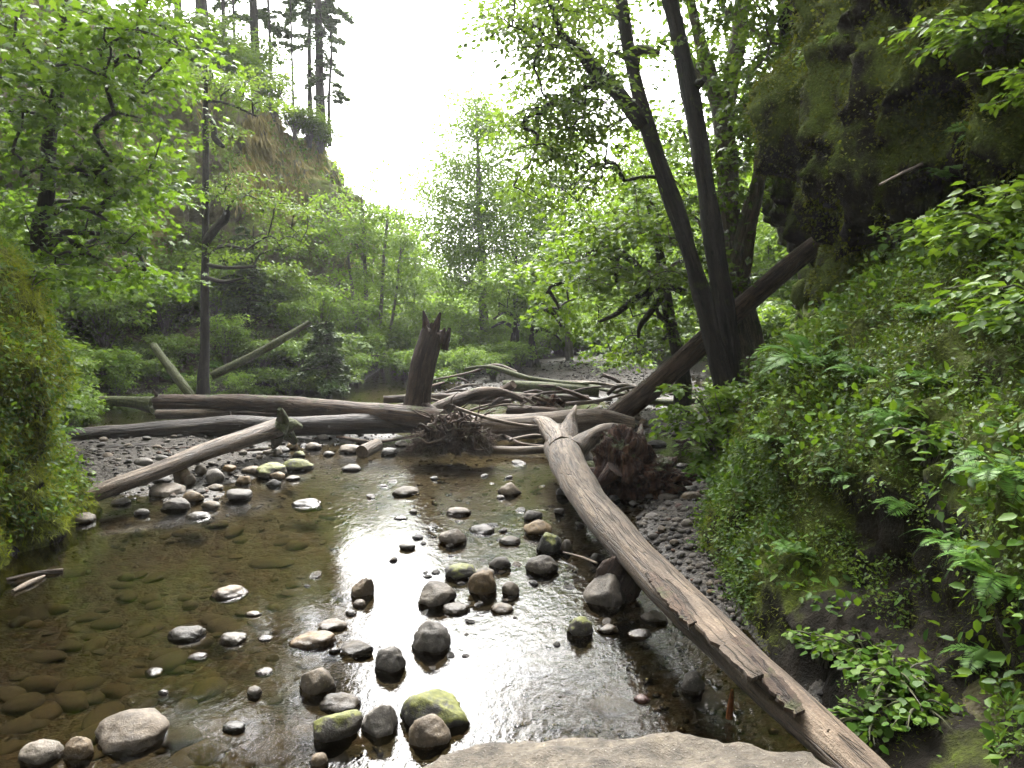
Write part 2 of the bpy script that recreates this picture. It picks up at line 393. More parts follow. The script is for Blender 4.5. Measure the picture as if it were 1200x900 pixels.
def water_mat():
    m, nt, out = new_mat('water'); T = NT(nt); P = T.n('NewGeometry').outputs['Position']
    big = T.noise(P, .45, 3, .5)
    mp = T.n('Mapping', Vector=P, Scale=(1.0, .55, 1)).outputs[0]
    n1 = T.noise(mp, 5.0, 3, .5, 1.2); n2 = T.noise(mp, 19, 3, .55, .8); n3 = T.noise(mp, 60, 2, .5, .3)
    y = T.n('SeparateXYZ', Vector=P); yy = y.outputs[1]; xx = y.outputs[0]
    rif = T.math('ADD', mapr(T, yy, 8.5, 12.5), mapr(T, T.math('ADD', xx, T.math('MULTIPLY', T.math('SUBTRACT', big, .5), 4)), -1.6, .2, 0, .75))
    rif = T.math('MINIMUM', T.math('ADD', rif, .22), 1.0)
    h = T.math('ADD', T.math('MULTIPLY', n1, .55), T.math('ADD', T.math('MULTIPLY', n2, .30), T.math('MULTIPLY', n3, .05)))
    b = T.n('Bump', Height=h, Strength=T.math('MULTIPLY', rif, .30), Distance=.05).outputs[0]
    fr = T.n('Fresnel', IOR=1.333, Normal=b).outputs[0]
    gl = T.n('BsdfGlossy', Color=(1, 1, 1, 1), Roughness=.035, Normal=b)
    tr = T.n('BsdfTransparent', Color=(.53, .47, .32, 1))
    mx = T.n('MixShader', Fac=fr); nt.links.new(tr.outputs[0], mx.inputs[1]); nt.links.new(gl.outputs[0], mx.inputs[2])
    nt.links.new(mx.outputs[0], out.inputs['Surface']); return m

M = {}
M['leaf_maple'] = leaf_mat('leaf_maple', (.018, .052, .006), (.052, .118, .009), (.112, .188, .014), .5)
M['leaf_vine'] = leaf_mat('leaf_vine', (.026, .066, .006), (.066, .136, .010), (.128, .200, .016), .5)
M['leaf_alder'] = leaf_mat('leaf_alder', (.034, .076, .010), (.076, .138, .017), (.125, .190, .024), .52)
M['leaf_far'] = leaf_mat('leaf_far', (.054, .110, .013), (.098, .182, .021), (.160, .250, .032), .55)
M['leaf_shrub'] = leaf_mat('leaf_shrub', (.014, .046, .005), (.046, .106, .009), (.110, .180, .014))
M['leaf_cover'] = leaf_mat('leaf_cover', (.012, .036, .004), (.042, .088, .007), (.105, .158, .012), .35)
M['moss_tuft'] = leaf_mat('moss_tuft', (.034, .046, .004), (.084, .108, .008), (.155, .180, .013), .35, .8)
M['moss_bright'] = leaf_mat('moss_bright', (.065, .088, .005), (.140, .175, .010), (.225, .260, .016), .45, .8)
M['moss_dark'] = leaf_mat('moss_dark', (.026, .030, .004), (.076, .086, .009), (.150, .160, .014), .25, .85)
M['needle'] = leaf_mat('needle', (.014, .036, .008), (.036, .070, .014), (.070, .108, .020), .3)
M['dry_grass'] = leaf_mat('dry_grass', (.10, .085, .03), (.20, .165, .06), (.34, .28, .12), .3, .8)
M['fern'] = leaf_mat('fern', (.030, .085, .014), (.065, .150, .022), (.120, .220, .035), .4)
M['bark_dark'] = wood_mat('bark_dark', (.006, .005, .004), (.020, .015, .011), (.048, .037, .027), .46, .9, 1.0)
M['bark_moss'] = wood_mat('bark_moss', (.04, .032, .018), (.10, .08, .048), (.17, .14, .09), .62, .9, 1.0)
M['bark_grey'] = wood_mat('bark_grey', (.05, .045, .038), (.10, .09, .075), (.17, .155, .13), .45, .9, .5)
M['log_pale'] = wood_mat('log_pale', (.030, .019, .011), (.098, .068, .043), (.180, .135, .092), .0, .75, .9, (.16, .115, .07))
M['log_brown'] = wood_mat('log_brown', (.018, .010, .006), (.062, .037, .022), (.120, .077, .049), .02, .85, 1.0, (.13, .08, .045))
M['log_wet'] = wood_mat('log_wet', (.008, .005, .004), (.027, .017, .011), (.062, .042, .029), .0, .7, 1.0, (.08, .055, .035))
M['log_bark'] = wood_mat('log_bark', (.024, .014, .008), (.085, .052, .032), (.165, .108, .070), .15, .9, 1.6, (.18, .11, .06))
M['log_moss'] = wood_mat('log_moss', (.04, .032, .018), (.085, .068, .040), (.14, .115, .072), 1.2, .9, .8, (.2, .15, .09))
M['rot'] = wood_mat('rot', (.012, .005, .003), (.055, .022, .011), (.125, .058, .030), .2, .9, 1.8)
M['root'] = wood_mat('root', (.020, .012, .008), (.062, .038, .026), (.13, .085, .06), .1, .95, .8)
M['wood_orange'] = wood_mat('wood_orange', (.12, .035, .010), (.26, .09, .028), (.40, .16, .055), .0, .8, .6)
M['splinter'] = wood_mat('splinter', (.06, .042, .027), (.17, .13, .093), (.29, .24, .185), .0, .8, .7)
M['splinter_red'] = wood_mat('splinter_red', (.016, .009, .006), (.044, .026, .017), (.088, .055, .038), .0, .85, 1.0)
M['rock_grey'] = rock_mat('rock_grey', (.034, .028, .021), (.100, .084, .064))
M['rock_brown'] = rock_mat('rock_brown', (.040, .029, .018), (.115, .086, .054))
M['rock_dark'] = rock_mat('rock_dark', (.014, .012, .009), (.044, .036, .027))
M['rock_moss'] = rock_mat('rock_moss', (0.0218, 0.0195, 0.0156), (0.0585, 0.0515, 0.0413), .8)
M['rock_red'] = rock_mat('rock_red', (0.0624, 0.0312, 0.0234), (0.1248, 0.0741, 0.0585))
M['stone_bed'] = rock_mat('stone_bed', (.011, .009, .005), (.044, .033, .018), 0, False)
M['rock_slab'] = rock_mat('rock_slab', (.020, .016, .012), (.135, .114, .086), 0, False, 1.8)
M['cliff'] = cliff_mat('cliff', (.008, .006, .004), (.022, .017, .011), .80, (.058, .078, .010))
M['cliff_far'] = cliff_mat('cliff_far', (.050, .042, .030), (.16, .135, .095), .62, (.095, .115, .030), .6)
M['slope'] = cliff_mat('slope', (.007, .006, .004), (.022, .017, .011), .72, (.040, .052, .007), 0.0, True)
M['rock_wall'] = cliff_mat('rock_wall', (.010, .008, .005), (.034, .027, .017), .95, (.085, .100, .010))
M['ground'] = ground_mat(); M['water'] = water_mat()

# ------------------------------------------------------------------ the setting: ground, water, cliffs
LB = np.array([(-4.9, -30), (-5.0, 0), (-5.1, 5), (-5.25, 7.5), (-5.6, 9.2), (-6.4, 10.2), (-7.6, 12), (-9.4, 15), (-11, 18), (-11.5, 20.6), (-10, 22.4), (-8.3, 23.6), (-6.2, 24.6), (-5.6, 28), (-6, 34), (-7, 45), (-9, 60), (-14, 160)], float)
RB = np.array([(2.3, -30), (2.1, 0), (2.0, 4), (1.95, 7.4), (2.3, 8.4), (3.2, 10), (3.9, 12), (4.1, 14), (4.8, 17), (6.4, 21), (7.8, 26), (7.8, 32), (6.4, 37), (5, 45), (6, 60), (10, 160)], float)
def poly_dist(x, y, L):
    d = np.full(x.shape, 1e9)
    for a, b in zip(L[:-1], L[1:]):
        v = b - a; t = np.clip(((x - a[0]) * v[0] + (y - a[1]) * v[1]) / (v @ v), 0, 1)
        d = np.minimum(d, np.hypot(x - a[0] - t * v[0], y - a[1] - t * v[1]))
    return d
BARS = [(-6.6, 11.6, 1.9, 1.9, .42), (-4.6, 12.2, 1.0, 1.2, .26), (-4.3, 10.2, .7, .7, .24), (-7.5, 15, 3.0, 2.2, .40), (-3.5, 15.6, 2.4, 1.6, .26),
        (2.1, 8.8, .75, 1.8, .36), (1.75, 6.3, .30, 1.6, .22), (2.9, 10.6, .7, 1.2, .30), (3.6, 17.5, 2.0, 2.6, .34), (.8, 17.5, 3.0, 1.6, .22), (4.0, 24, 2.6, 3.5, .42), (1.5, 30, 5.0, 5.0, .48), (-1, 23, 2.2, 2.5, .28), (4, 38, 5, 7, .5), (1.0, 14.4, 1.0, .9, .2)]
def height(x, y):
    x = np.asarray(x, float); y = np.asarray(y, float); sh = x.shape
    x, y = x.ravel(), y.ravel()
    xl = np.interp(y, LB[:, 1], LB[:, 0]); xr = np.interp(y, RB[:, 1], RB[:, 0])
    dl, dr = poly_dist(x, y, LB), poly_dist(x, y, RB)
    P = np.stack([x, y, np.zeros_like(x)], 1)
    z = -.24 - .16 * np.exp(-((x + 3) / 2.2) ** 2 - ((y - 6.5) / 2.6) ** 2)
    for bx, by, sx, sy, a in BARS: z = z + a * np.exp(-((x - bx) / sx) ** 2 - ((y - by) / sy) ** 2)
    z = np.minimum(z, .34 + .1 * np.tanh(z - .34)) + .05 * fbm(P * 1.1, 4) + .02 * fbm(P * 4.5, 3)
    big = fbm(P * .22 + 5, 4); med = fbm(P * .9 + 2, 4)
    out_l, out_r = x < xl, x > xr
    zl = .65 * (1 - np.exp(-dl / .35)) + .50 * dl * sstep(.3, 3, dl) + big * np.minimum(dl, 5) * .22 + med * .14
    zl = np.where(zl > 9, 9 + (zl - 9) * .35, zl)
    zr = .55 * (1 - np.exp(-dr / .3)) + .85 * dr * sstep(.2, 2, dr) + big * np.minimum(dr, 5) * .25 + med * .16
    zr = np.where(zr > 11, 11 + (zr - 11) * .3, zr)
    zin = z + .10 * np.exp(-np.minimum(dl, dr) / .3)
    z = np.where(out_l, np.maximum(zin, zl), np.where(out_r, np.maximum(zin, zr), zin))
    far = sstep(60, 150, y); z = z + far * (6 + 5 * big)
    return z.reshape(sh)
def hz(x, y): return float(height(np.array([x]), np.array([y]))[0])

def axis_steps(parts):
    out = [parts[0][0]]
    for a, b, st in parts: out += list(np.linspace(a, b, max(2, int(round((b - a) / st)) + 1))[1:])
    return np.array(out)
gx = axis_steps([(-150, -40, 10), (-40, -14, 1.2), (-14, -9, .25), (-9, 6, .11), (6, 14, .3), (14, 40, 1.2), (40, 150, 10)])
gy = axis_steps([(-40, -4, 2), (-4, 2.5, .4), (2.5, 16, .10), (16, 26, .2), (26, 42, .4), (42, 80, 1.6), (80, 155, 7)])
GX, GY = np.meshgrid(gx, gy); GZ = height(GX, GY)
ny, nx = GX.shape
ii = (np.arange(ny - 1)[:, None] * nx + np.arange(nx - 1)).ravel()
gm = MB().add(np.stack([GX, GY, GZ], -1), np.stack([ii, ii + 1, ii + nx + 1, ii + nx], 1))
tag(obj('ground', gm.mesh('ground', M['ground'])), kind='structure')

wx = np.linspace(-12, 9.5, 44); wy = np.linspace(-14, 46, 110); WX, WY = np.meshgrid(wx, wy)
ii = (np.arange(109)[:, None] * 44 + np.arange(43)).ravel()
tag(obj('water', MB().add(np.stack([WX, WY, np.zeros_like(WX)], -1), np.stack([ii, ii + 1, ii + 45, ii + 44], 1)).mesh('water', M['water'])), kind='structure')

def grid_normals(P):
    du = np.gradient(P, axis=1); dv = np.gradient(P, axis=0); return unit(np.cross(du, dv))
def grid_mesh(name, P, mat):
    nv, nu = P.shape[:2]; ii = (np.arange(nv - 1)[:, None] * nu + np.arange(nu - 1)).ravel()
    o = obj(name, MB().add(P, np.stack([ii, ii + 1, ii + nu + 1, ii + nu], 1)).mesh(name, mat)); tag(o, kind='structure'); return o
def grid_sample(P, N, n, seed, keep=None):
    r = np.random.default_rng(seed); nv, nu = P.shape[:2]
    a = P[:-1, :-1]; ar = np.linalg.norm(np.cross(P[:-1, 1:] - a, P[1:, :-1] - a), axis=-1).ravel()
    c = r.choice(len(ar), n, p=ar / ar.sum()); i, j = c // (nu - 1), c % (nu - 1); u, v = r.random((2, n, 1))
    p = P[i, j] * (1 - u) * (1 - v) + P[i, j + 1] * u * (1 - v) + P[i + 1, j] * (1 - u) * v + P[i + 1, j + 1] * u * v
    q = N[i, j]
    if keep is not None: k = keep(p, q, r); p, q = p[k], q[k]
    return p, q

# the mossy slope beside the long log: a profile swept along the bank, with hollows
sy_ = axis_steps([(-14, 1.5, .5), (1.5, 9.8, .045), (9.8, 12.2, .12)]); sv = np.linspace(0, 1, 110)
prof = np.array([(-.15, -.4), (.02, .05), (.10, .45), (.32, .95), (.62, 1.45), (1.0, 1.95), (1.55, 2.5), (2.2, 2.95), (3.0, 3.35), (4.2, 3.6)])
pt = np.concatenate([[0], np.cumsum(np.linalg.norm(np.diff(prof, axis=0), axis=1))]); pt /= pt[-1]
px_, pz_ = np.interp(sv, pt, prof[:, 0]), np.interp(sv, pt, prof[:, 1])
xt = np.interp(sy_, [-14, 3, 7.2, 8.0, 8.8, 9.6, 10.6, 12.2], [2.3, 2.03, 1.98, 2.12, 2.45, 2.95, 3.7, 4.9]); hh = np.interp(sy_, [-14, 6, 9, 10.5, 12.2], [1.15, 1.12, 1.0, .86, .55])
SP = np.stack([xt[None] + px_[:, None] * (1 + 0 * xt[None]), np.repeat(sy_[None], len(sv), 0), pz_[:, None] * hh[None]], -1)
SN = -grid_normals(SP); fl = SP.reshape(-1, 3)
disp = .26 * fbm(fl * .85 + 3, 3) + .13 * ridged(fl * 2.1, 3) * .6 + .05 * fbm(fl * 7, 3)
for hy, hzz, ry, rz, a in [(4.8, 1.0, .8, .40, .42), (3.8, .8, .6, .4, .32), (6.7, 1.0, .45, .35, .22), (7.9, 1.25, .35, .3, .2), (5.9, 1.75, .5, .22, .15)]:
    disp -= a * np.exp(-((fl[:, 1] - hy) / ry) ** 2 - ((fl[:, 2] - hzz) / rz) ** 2)
SP = SP + SN * (disp * np.clip(sv * 6, .25, 1).repeat(len(sy_)))[:, None].reshape(*SP.shape[:2], 1); SN = -grid_normals(SP)
SN = np.where((SN[..., :1] > .6), -SN, SN)
grid_mesh('mossy_slope', SP, M['slope'])

def cliff(name, path, z0, z1, prof, amp, nu, nv, mat, seed, rid=.5, top=None):
    """a wall along a plan path; prof maps height to an offset out of (+) or into (-) the gorge; turns in along top"""
    C = catmull(np.column_stack([path, np.zeros(len(path))]), nu); T = unit(np.gradient(C, axis=0))
    Nn = np.column_stack([-T[:, 1], T[:, 0], np.zeros(nu)])
    if np.ndim(z0) == 0: z0 = np.full(nu, z0)
    else: z0 = np.interp(np.linspace(0, 1, nu), np.linspace(0, 1, len(z0)), z0)
    if np.ndim(z1) == 0: z1 = np.full(nu, z1)
    else: z1 = np.interp(np.linspace(0, 1, nu), np.linspace(0, 1, len(z1)), z1)
    t = np.linspace(0, 1, nv); Z = z0[None] + (z1 - z0)[None] * t[:, None]
    off = np.interp(Z, [p[0] for p in prof], [p[1] for p in prof]) if top is None else np.interp(t, [p[0] for p in top], [p[1] for p in top])[:, None] * np.ones((1, nu))
    P = C[None] + Nn[None] * off[..., None]; P[..., 2] = Z
    Nm = grid_normals(P); f = P.reshape(-1, 3) + seed
    d = amp * (fbm(f * np.array((.45, .45, .35)), 3) + rid * ridged(f * np.array((1.2, 1.2, .8)), 3) * .45 + .16 * fbm(f * 4, 3) + .06 * fbm(f * 11, 2))
    sgn = np.sign((Nm * Nn[None]).sum(-1).mean()); Nm = Nm * sgn
    P = P + Nm * d.reshape(nv, nu, 1); N = grid_normals(P) * sgn
    return grid_mesh(name, P, mat), P, N
# overhanging cliff above the mossy slope, then the dark hollow behind it
_, RP, RN = cliff('cliff', [(5.2, -16), (5.1, -6), (5.0, 0), (5.1, 4), (5.1, 7), (4.85, 9.2), (5.1, 10.4), (6.1, 11.2), (6.7, 12.6), (6.8, 15), (7.6, 18), (9.8, 21.5)], 2.2, 20,
    [(2, -.1), (3.0, .05), (3.6, -.1), (4.3, .38), (5.2, .72), (6.4, .8), (8, .7), (11, .4), (16, -.3), (20, -.8)], .72, 370, 210, M['cliff'], 11.0, 1.25)
# cliff above the near rock on the other bank
_, LP, LN = cliff('cliff', [(-11, 12), (-9.0, 9.8), (-8.3, 7), (-8.0, 3), (-7.8, -4), (-8, -16)], 0.4, 15,
    [(0, 0), (3, .2), (4.6, .3), (6, .9), (8, .6), (15, -1.5)], .6, 200, 160, M['cliff'], 31.0, .6)
# mossy rock that comes down into the pool
_, MP, MN = cliff('mossy_rock_wall', [(-9.2, 10.9), (-7.4, 10.5), (-6.2, 9.9), (-5.65, 9.1), (-5.4, 8), (-5.35, 6.8), (-5.3, 5), (-5.3, 1), (-5.3, -10)], -.5, 3.7, None, .42, 260, 120, M['rock_wall'], 57.0, .9,
    top=[(0, .1), (.12, .02), (.3, -.06), (.55, -.22), (.75, -.5), (.9, -1.0), (1, -1.9)])
# the far cliff with conifers on its crest
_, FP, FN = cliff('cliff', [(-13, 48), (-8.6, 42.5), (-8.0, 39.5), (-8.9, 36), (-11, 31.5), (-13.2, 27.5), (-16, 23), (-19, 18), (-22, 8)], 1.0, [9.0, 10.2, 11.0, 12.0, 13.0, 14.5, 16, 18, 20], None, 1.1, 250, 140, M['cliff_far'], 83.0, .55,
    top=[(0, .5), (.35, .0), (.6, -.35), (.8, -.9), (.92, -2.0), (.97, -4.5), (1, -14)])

# gorge carries on behind the viewpoint
cliff('cliff', [(7, -13), (3, -17), (-3, -18), (-9, -13)], -1, 13, [(0, .3), (6, .6), (13, -.8)], .8, 60, 40, M['cliff'], 91.0)

# ------------------------------------------------------------------ logs and dead wood
def pxpts(pts):
    """(px, py, Y, width px) along an axis -> centres and radii in metres"""
    C = [at_y(p[0], p[1], p[2]) for p in pts]; return np.array(C), np.array([max(p[3] / 2 * px2m(c), .006) for p, c in zip(pts, C)])
def log(name, label, pts, mat, cat='log', group=None, seg=26, stubs=(), bump=.10, lumps=.10, furrow=.0, jag=.05, seed=None, density=.07, roots=(), rmat=None, bumpf=1.0):
    seed = seed if seed is not None else len(bpy.data.objects) * 1.37
    C, R = pxpts(pts); base = C.mean(0).copy(); base[2] = (C[:, 2] - R).min()
    L = np.linalg.norm(np.diff(C, axis=0), axis=1).sum()
    mb = MB(); CC, RR = tube(mb, C, R, seg, max(8, int(L / density)), bump=bump, lumps=lumps, furrow=furrow, jag=jag, seed=seed, freq=bumpf)
    if not stubs and not roots:
        o = obj(name, mb.mesh(name, M[mat], base), None, base); return tag(o, label, cat, group)
    t = thing(name, label, cat, base, group); part('trunk', mb, M[mat], t)
    r = np.random.default_rng(int(seed * 10))
    for f, ang, ln, rad in stubs:
        i = int(f * (len(CC) - 1)); d = np.array((math.cos(ang) * .6, -.3, math.sin(ang))); d = d / np.linalg.norm(d)
        sm = MB(); p0 = CC[i] + d * RR[i] * .6
        tube(sm, [p0, p0 + d * ln * .5, p0 + d * ln + r.normal(size=3) * ln * .12], [rad, rad * .8, rad * .35], 8, 7, bump=.25, jag=.02, seed=seed + f)
        part('branch_stub', sm, M[mat], t)
    for pts2 in roots:
        c2, r2 = pxpts(pts2); sm = MB(); tube(sm, c2, r2, 12, max(8, int(np.linalg.norm(np.diff(c2, axis=0), axis=1).sum() / .05)), bump=.3, lumps=.2, furrow=.08, jag=.04, seed=seed + pts2[0][0]); part('root', sm, M[rmat or mat], t)
    return t

def by_z(px, py, z, w):
    p = at_z(px, py, z); return (px, py, p[1], w)
# the long bleached log that runs from its root fork out in the creek to the boulder
main = [by_z(657, 522, .42, 38.6), by_z(668, 548, .44, 40.3), by_z(690, 585, .44, 42.0), by_z(735, 640, .44, 42.0), by_z(785, 692, .46, 45.4), by_z(840, 745, .48, 47.0), by_z(895, 798, .50, 48.7), by_z(945, 845, .50, 48.7), by_z(995, 890, .50, 50.4), by_z(1060, 950, .50, 52.1)]
ml = log('fallen_log', 'long bleached log running from a forked root end to the pale boulder', main, 'log_pale', seg=44, bump=.07, lumps=.10, furrow=.025, density=.04, seed=4.2,
    stubs=[(.52, 2.4, .06, .022), (.72, 2.8, .07, .03), (.35, 1.4, .04, .03), (.22, 2.2, .05, .04), (.44, 1.0, .05, .035), (.60, 1.8, .03, .04), (.85, 2.2, .05, .025), (.15, 1.2, .06, .03)],
    roots=[[by_z(658, 528, .5, 27.9), by_z(648, 508, .58, 21.3), by_z(638, 497, .64, 16.4), by_z(628, 492, .66, 8.2)],
           [by_z(664, 520, .5, 27.9), by_z(667, 500, .72, 16.4), by_z(671, 484, .92, 7.4), by_z(675, 476, 1.0, 3.3)],
           [by_z(672, 530, .48, 29.5), by_z(690, 514, .62, 19.7), by_z(712, 504, .72, 18.0), by_z(732, 510, .62, 21.3), by_z(738, 530, .4, 24.6)]], rmat='log_pale')
# strips of loose bark lifting off it
def strip(pts, width, thick, mat, parent, seed):
    P = catmull(np.array(pts), 40); T = unit(np.gradient(P, axis=0)); side = unit(np.cross(T, np.array((0, 0, 1.0))))
    w = width * (.75 + .5 * perlin(np.stack([np.arange(40) * .25, np.full(40, seed), np.zeros(40)], 1))) * np.sin(np.linspace(.25, math.pi - .25, 40)) ** .4
    up = np.cross(side, T); a, b = P - side * w[:, None] / 2, P + side * w[:, None] / 2
    b = b + side * (.02 * perlin(np.stack([np.arange(40) * .9, np.full(40, seed + 5), np.zeros(40)], 1)))[:, None] - up * .02
    V = np.stack([a, b, b - up * thick, a - up * thick], 1); i = np.arange(39)[:, None] * 4; j = np.arange(4)
    q = np.stack([i + j, i + (j + 1) % 4, i + 4 + (j + 1) % 4, i + 4 + j], -1).reshape(-1, 4)
    s = np.linspace(0, 1, 40); wd = np.stack([np.tile([0, .1, .1, 0], 40), np.full(160, seed), np.repeat(s * 2, 4)], 1)
    mb = MB().add(V.reshape(-1, 3), np.vstack([q, [[0, 3, 2, 1]], [[156, 157, 158, 159]]]), wood=wd); return part('bark_strip', mb, M[mat], parent, False)
strip([at_z(788, 686, .64), at_z(815, 716, .66), at_z(850, 752, .68), at_z(888, 790, .68)], .15, .022, 'log_pale', ml, 3.0)
strip([at_z(860, 745, .64), at_z(890, 778, .66), at_z(915, 805, .65), at_z(938, 832, .63)], .13, .02, 'log_brown', ml, 9.0)
strip([at_z(760, 668, .62), at_z(785, 697, .66), at_z(812, 728, .66)], .12, .02, 'log_brown', ml, 14.0)

# rotten red root mass beside its root end
def lump(mb, c, rad, seed, amp=.35, freq=1.6, sub=4, ridge=0.4):
    V, Fc = ICO[sub]; d = V; n = fbm(d * freq + seed, 4) * amp + ridge * amp * ridged(d * freq * 2 + seed, 3) * .5
    mb.add(np.asarray(c) + d * np.asarray(rad) * (1 + n)[:, None], None, Fc, wood=d * np.asarray(rad) * 1.0 + seed)
ICO = {}
for s_ in (1, 2, 3, 4, 5):
    b_ = bmesh.new(); bmesh.ops.create_icosphere(b_, subdivisions=s_, radius=1.0); b_.verts.ensure_lookup_table()
    ICO[s_] = (np.array([v.co[:] for v in b_.verts]), np.array([[v.index for v in f.verts] for f in b_.faces])); b_.free()

pc = at_z(742, 562, .3); rw = thing('rotten_root_mass', 'crumbling red-brown rotten root mass beside the bleached log', 'root mass', (pc[0], pc[1], 0))
mb = MB(); lump(mb, at_z(728, 545, .45), (.34, .3, .46), 2.1, .42, 1.7, 5, .5); part('root_plate', mb, M['rot'], rw)
mb = MB(); lump(mb, at_z(755, 562, .22), (.62, .36, .28), 5.1, .42, 1.9, 5, .5); part('rotten_wood', mb, M['rot'], rw)
mb = MB(); lump(mb, at_z(700, 556, .18), (.2, .2, .18), 8.1, .4, 1.8, 4, .6); part('mossy_lump', mb, M['log_moss'], rw)
for k, pp in enumerate([[(728, 540), (745, 555), (770, 562), (788, 570)], [(722, 530), (712, 515), (705, 508)], [(735, 525), (748, 512), (752, 498)], [(742, 545), (770, 545), (784, 558)], [(720, 550), (705, 565), (695, 575)]]):
    zs = np.linspace(.5, .12, len(pp)) if k in (0, 3, 4) else np.linspace(.6, .85, len(pp))
    mb = MB(); tube(mb, [at_z(a, b, z) for (a, b), z in zip(pp, zs)], np.linspace(.11, .03, len(pp)), 10, 22, bump=.35, lumps=.25, furrow=.12, seed=k * 4.4); part('root', mb, M['rot'], rw)

# the logs across the creek
log('fallen_log', 'brown debarked log lying topmost across the creek into the root ball', [(184, 471, 16.3, 17.2), (240, 472, 16.1, 18.9), (300, 473, 15.9, 19.8), (360, 477, 15.6, 21.5), (420, 483, 15.2, 23.2), (470, 487, 14.9, 24.1), (520, 492, 14.5, 23.2)], 'log_brown', seg=30, stubs=[(.02, 2.0, .2, .05), (.5, 1.2, .1, .03)], seed=12.0, furrow=.04)
log('fallen_log', 'thick dark wet log under the topmost log, one end sunk in gravel', [(80, 514, 14.4, 20.2), (130, 510, 14.4, 21.8), (200, 505, 14.5, 25.2), (270, 500, 14.6, 23.5), (340, 499, 14.7, 21.8), (420, 497, 14.9, 23.5), (500, 497, 15.1, 21.8), (540, 498, 15.2, 20.2)], 'log_wet', seg=30, stubs=[(.35, .9, .1, .03)], seed=15.0, furrow=.03)
log('fallen_log', 'short pale log wedged between the two long parallel logs', [(184, 485, 15.9, 11), (225, 485, 15.9, 12), (270, 483, 16.0, 10)], 'log_pale', seed=18.0)
log('fallen_log', 'thin pale log end between the two long parallel logs', [(272, 484, 16.2, 8), (305, 486, 16.2, 8), (360, 486, 16.2, 7)], 'log_brown', seed=19.0)
log('fallen_log', 'dark thin log on wet gravel in front of the thick wet log', [(98, 529, 13.3, 10), (140, 526, 13.4, 11), (172, 523, 13.6, 9), (192, 521, 13.7, 7)], 'log_wet', seed=21.0)
log('fallen_log', 'grey slanting log with a mossy root knob leaning on the wet log', [by_z(78, 590, .16, 17.6), by_z(120, 575, .24, 19.4), by_z(180, 553, .34, 20.2), by_z(240, 530, .45, 20.2), by_z(290, 513, .52, 20.2), by_z(328, 500, .58, 22.9)], 'log_pale', seg=28, seed=23.0,
    roots=[[by_z(325, 503, .56, 24), by_z(331, 492, .72, 14), by_z(328, 479, .95, 5)], [by_z(322, 502, .5, 22), by_z(335, 508, .4, 16), by_z(345, 518, .2, 8)], [by_z(326, 501, .56, 24), by_z(340, 497, .6, 14), by_z(352, 500, .5, 6)], [by_z(324, 505, .5, 22), by_z(324, 516, .3, 14), by_z(320, 524, .15, 6)]], rmat='log_moss')
log('fallen_log', 'pale grey log lying behind the root ball towards the leaning trunk', [(545, 500, 14.9, 30), (600, 500, 15.0, 30), (650, 497, 15.2, 29), (700, 493, 15.4, 28), (742, 500, 15.4, 22)], 'log_pale', seg=28, stubs=[(.6, 1.5, .12, .03)], seed=27.0)
log('fallen_log', 'brown log stacked behind the pale grey log', [(595, 480, 17.0, 13), (640, 484, 16.8, 14), (700, 489, 16.6, 12)], 'log_brown', seed=29.0)
log('fallen_log', 'yellow-green mossy log with a sawn end in the driftwood', [(590, 452, 21.2, 13), (640, 455, 21.0, 15), (702, 459, 20.8, 15)], 'log_moss', seed=31.0, jag=.0)
log('fallen_log', 'dim moss-streaked log lying below the sawn mossy log', [(570, 462, 20.0, 10), (630, 466, 19.8, 11), (690, 468, 19.6, 10)], 'log_brown', seed=33.0)
log('fallen_log', 'brown log lying under the driftwood behind the broken stump', [(450, 468, 19.0, 9), (520, 466, 19.0, 11), (600, 472, 18.6, 10)], 'log_brown', seed=35.0)
log('fallen_log', 'small mossy log at the foot of the shaded bank', [(755, 470, 20.0, 8), (790, 472, 19.6, 8), (822, 468, 19.2, 8)], 'log_moss', seed=37.0)
log('fallen_log', 'short cut log end sitting in the riffle by the root ball', [by_z(424, 530, .08, 16), by_z(442, 521, .12, 15)], 'log_pale', seed=38.5, jag=0)
log('fallen_log', 'thin peeled log low across the water below the pale grey log', [by_z(578, 527, .1, 9), by_z(612, 528, .1, 9), by_z(650, 526, .12, 9)], 'log_pale', seed=39.5)
log('fallen_log', 'tall bark-covered trunk leaning from the creek up into the overhang', [(702, 505, 17.4, 26.7), (740, 474, 16.9, 25.5), (800, 422, 16.0, 24.2), (860, 368, 15.1, 22.9), (920, 316, 14.2, 22.3), (985, 264, 13.3, 21.0), (1030, 230, 12.7, 19.1)], 'log_bark', seg=36, furrow=.07, bump=.08, seed=41.0, density=.06, stubs=[(.25, 2.0, .15, .03)])
log('fallen_log', 'mossy pole leaning down the earth bank beside the trail', [(180, 405, 21.2, 9), (200, 432, 20.6, 10), (226, 466, 20.0, 11)], 'log_moss', seed=43.0)
log('fallen_log', 'slender mossy fallen trunk propped against the slim alder', [(248, 441, 21.0, 10), (290, 420, 21.4, 9), (325, 401, 21.8, 9), (362, 378, 22.4, 6)], 'log_moss', seed=45.0)
log('fallen_log', 'weathered mossy log end poking from the undergrowth behind the parallel logs', [(112, 470, 17.5, 12), (150, 471, 17.3, 13), (182, 475, 17.0, 20)], 'log_moss', seed=48.0)

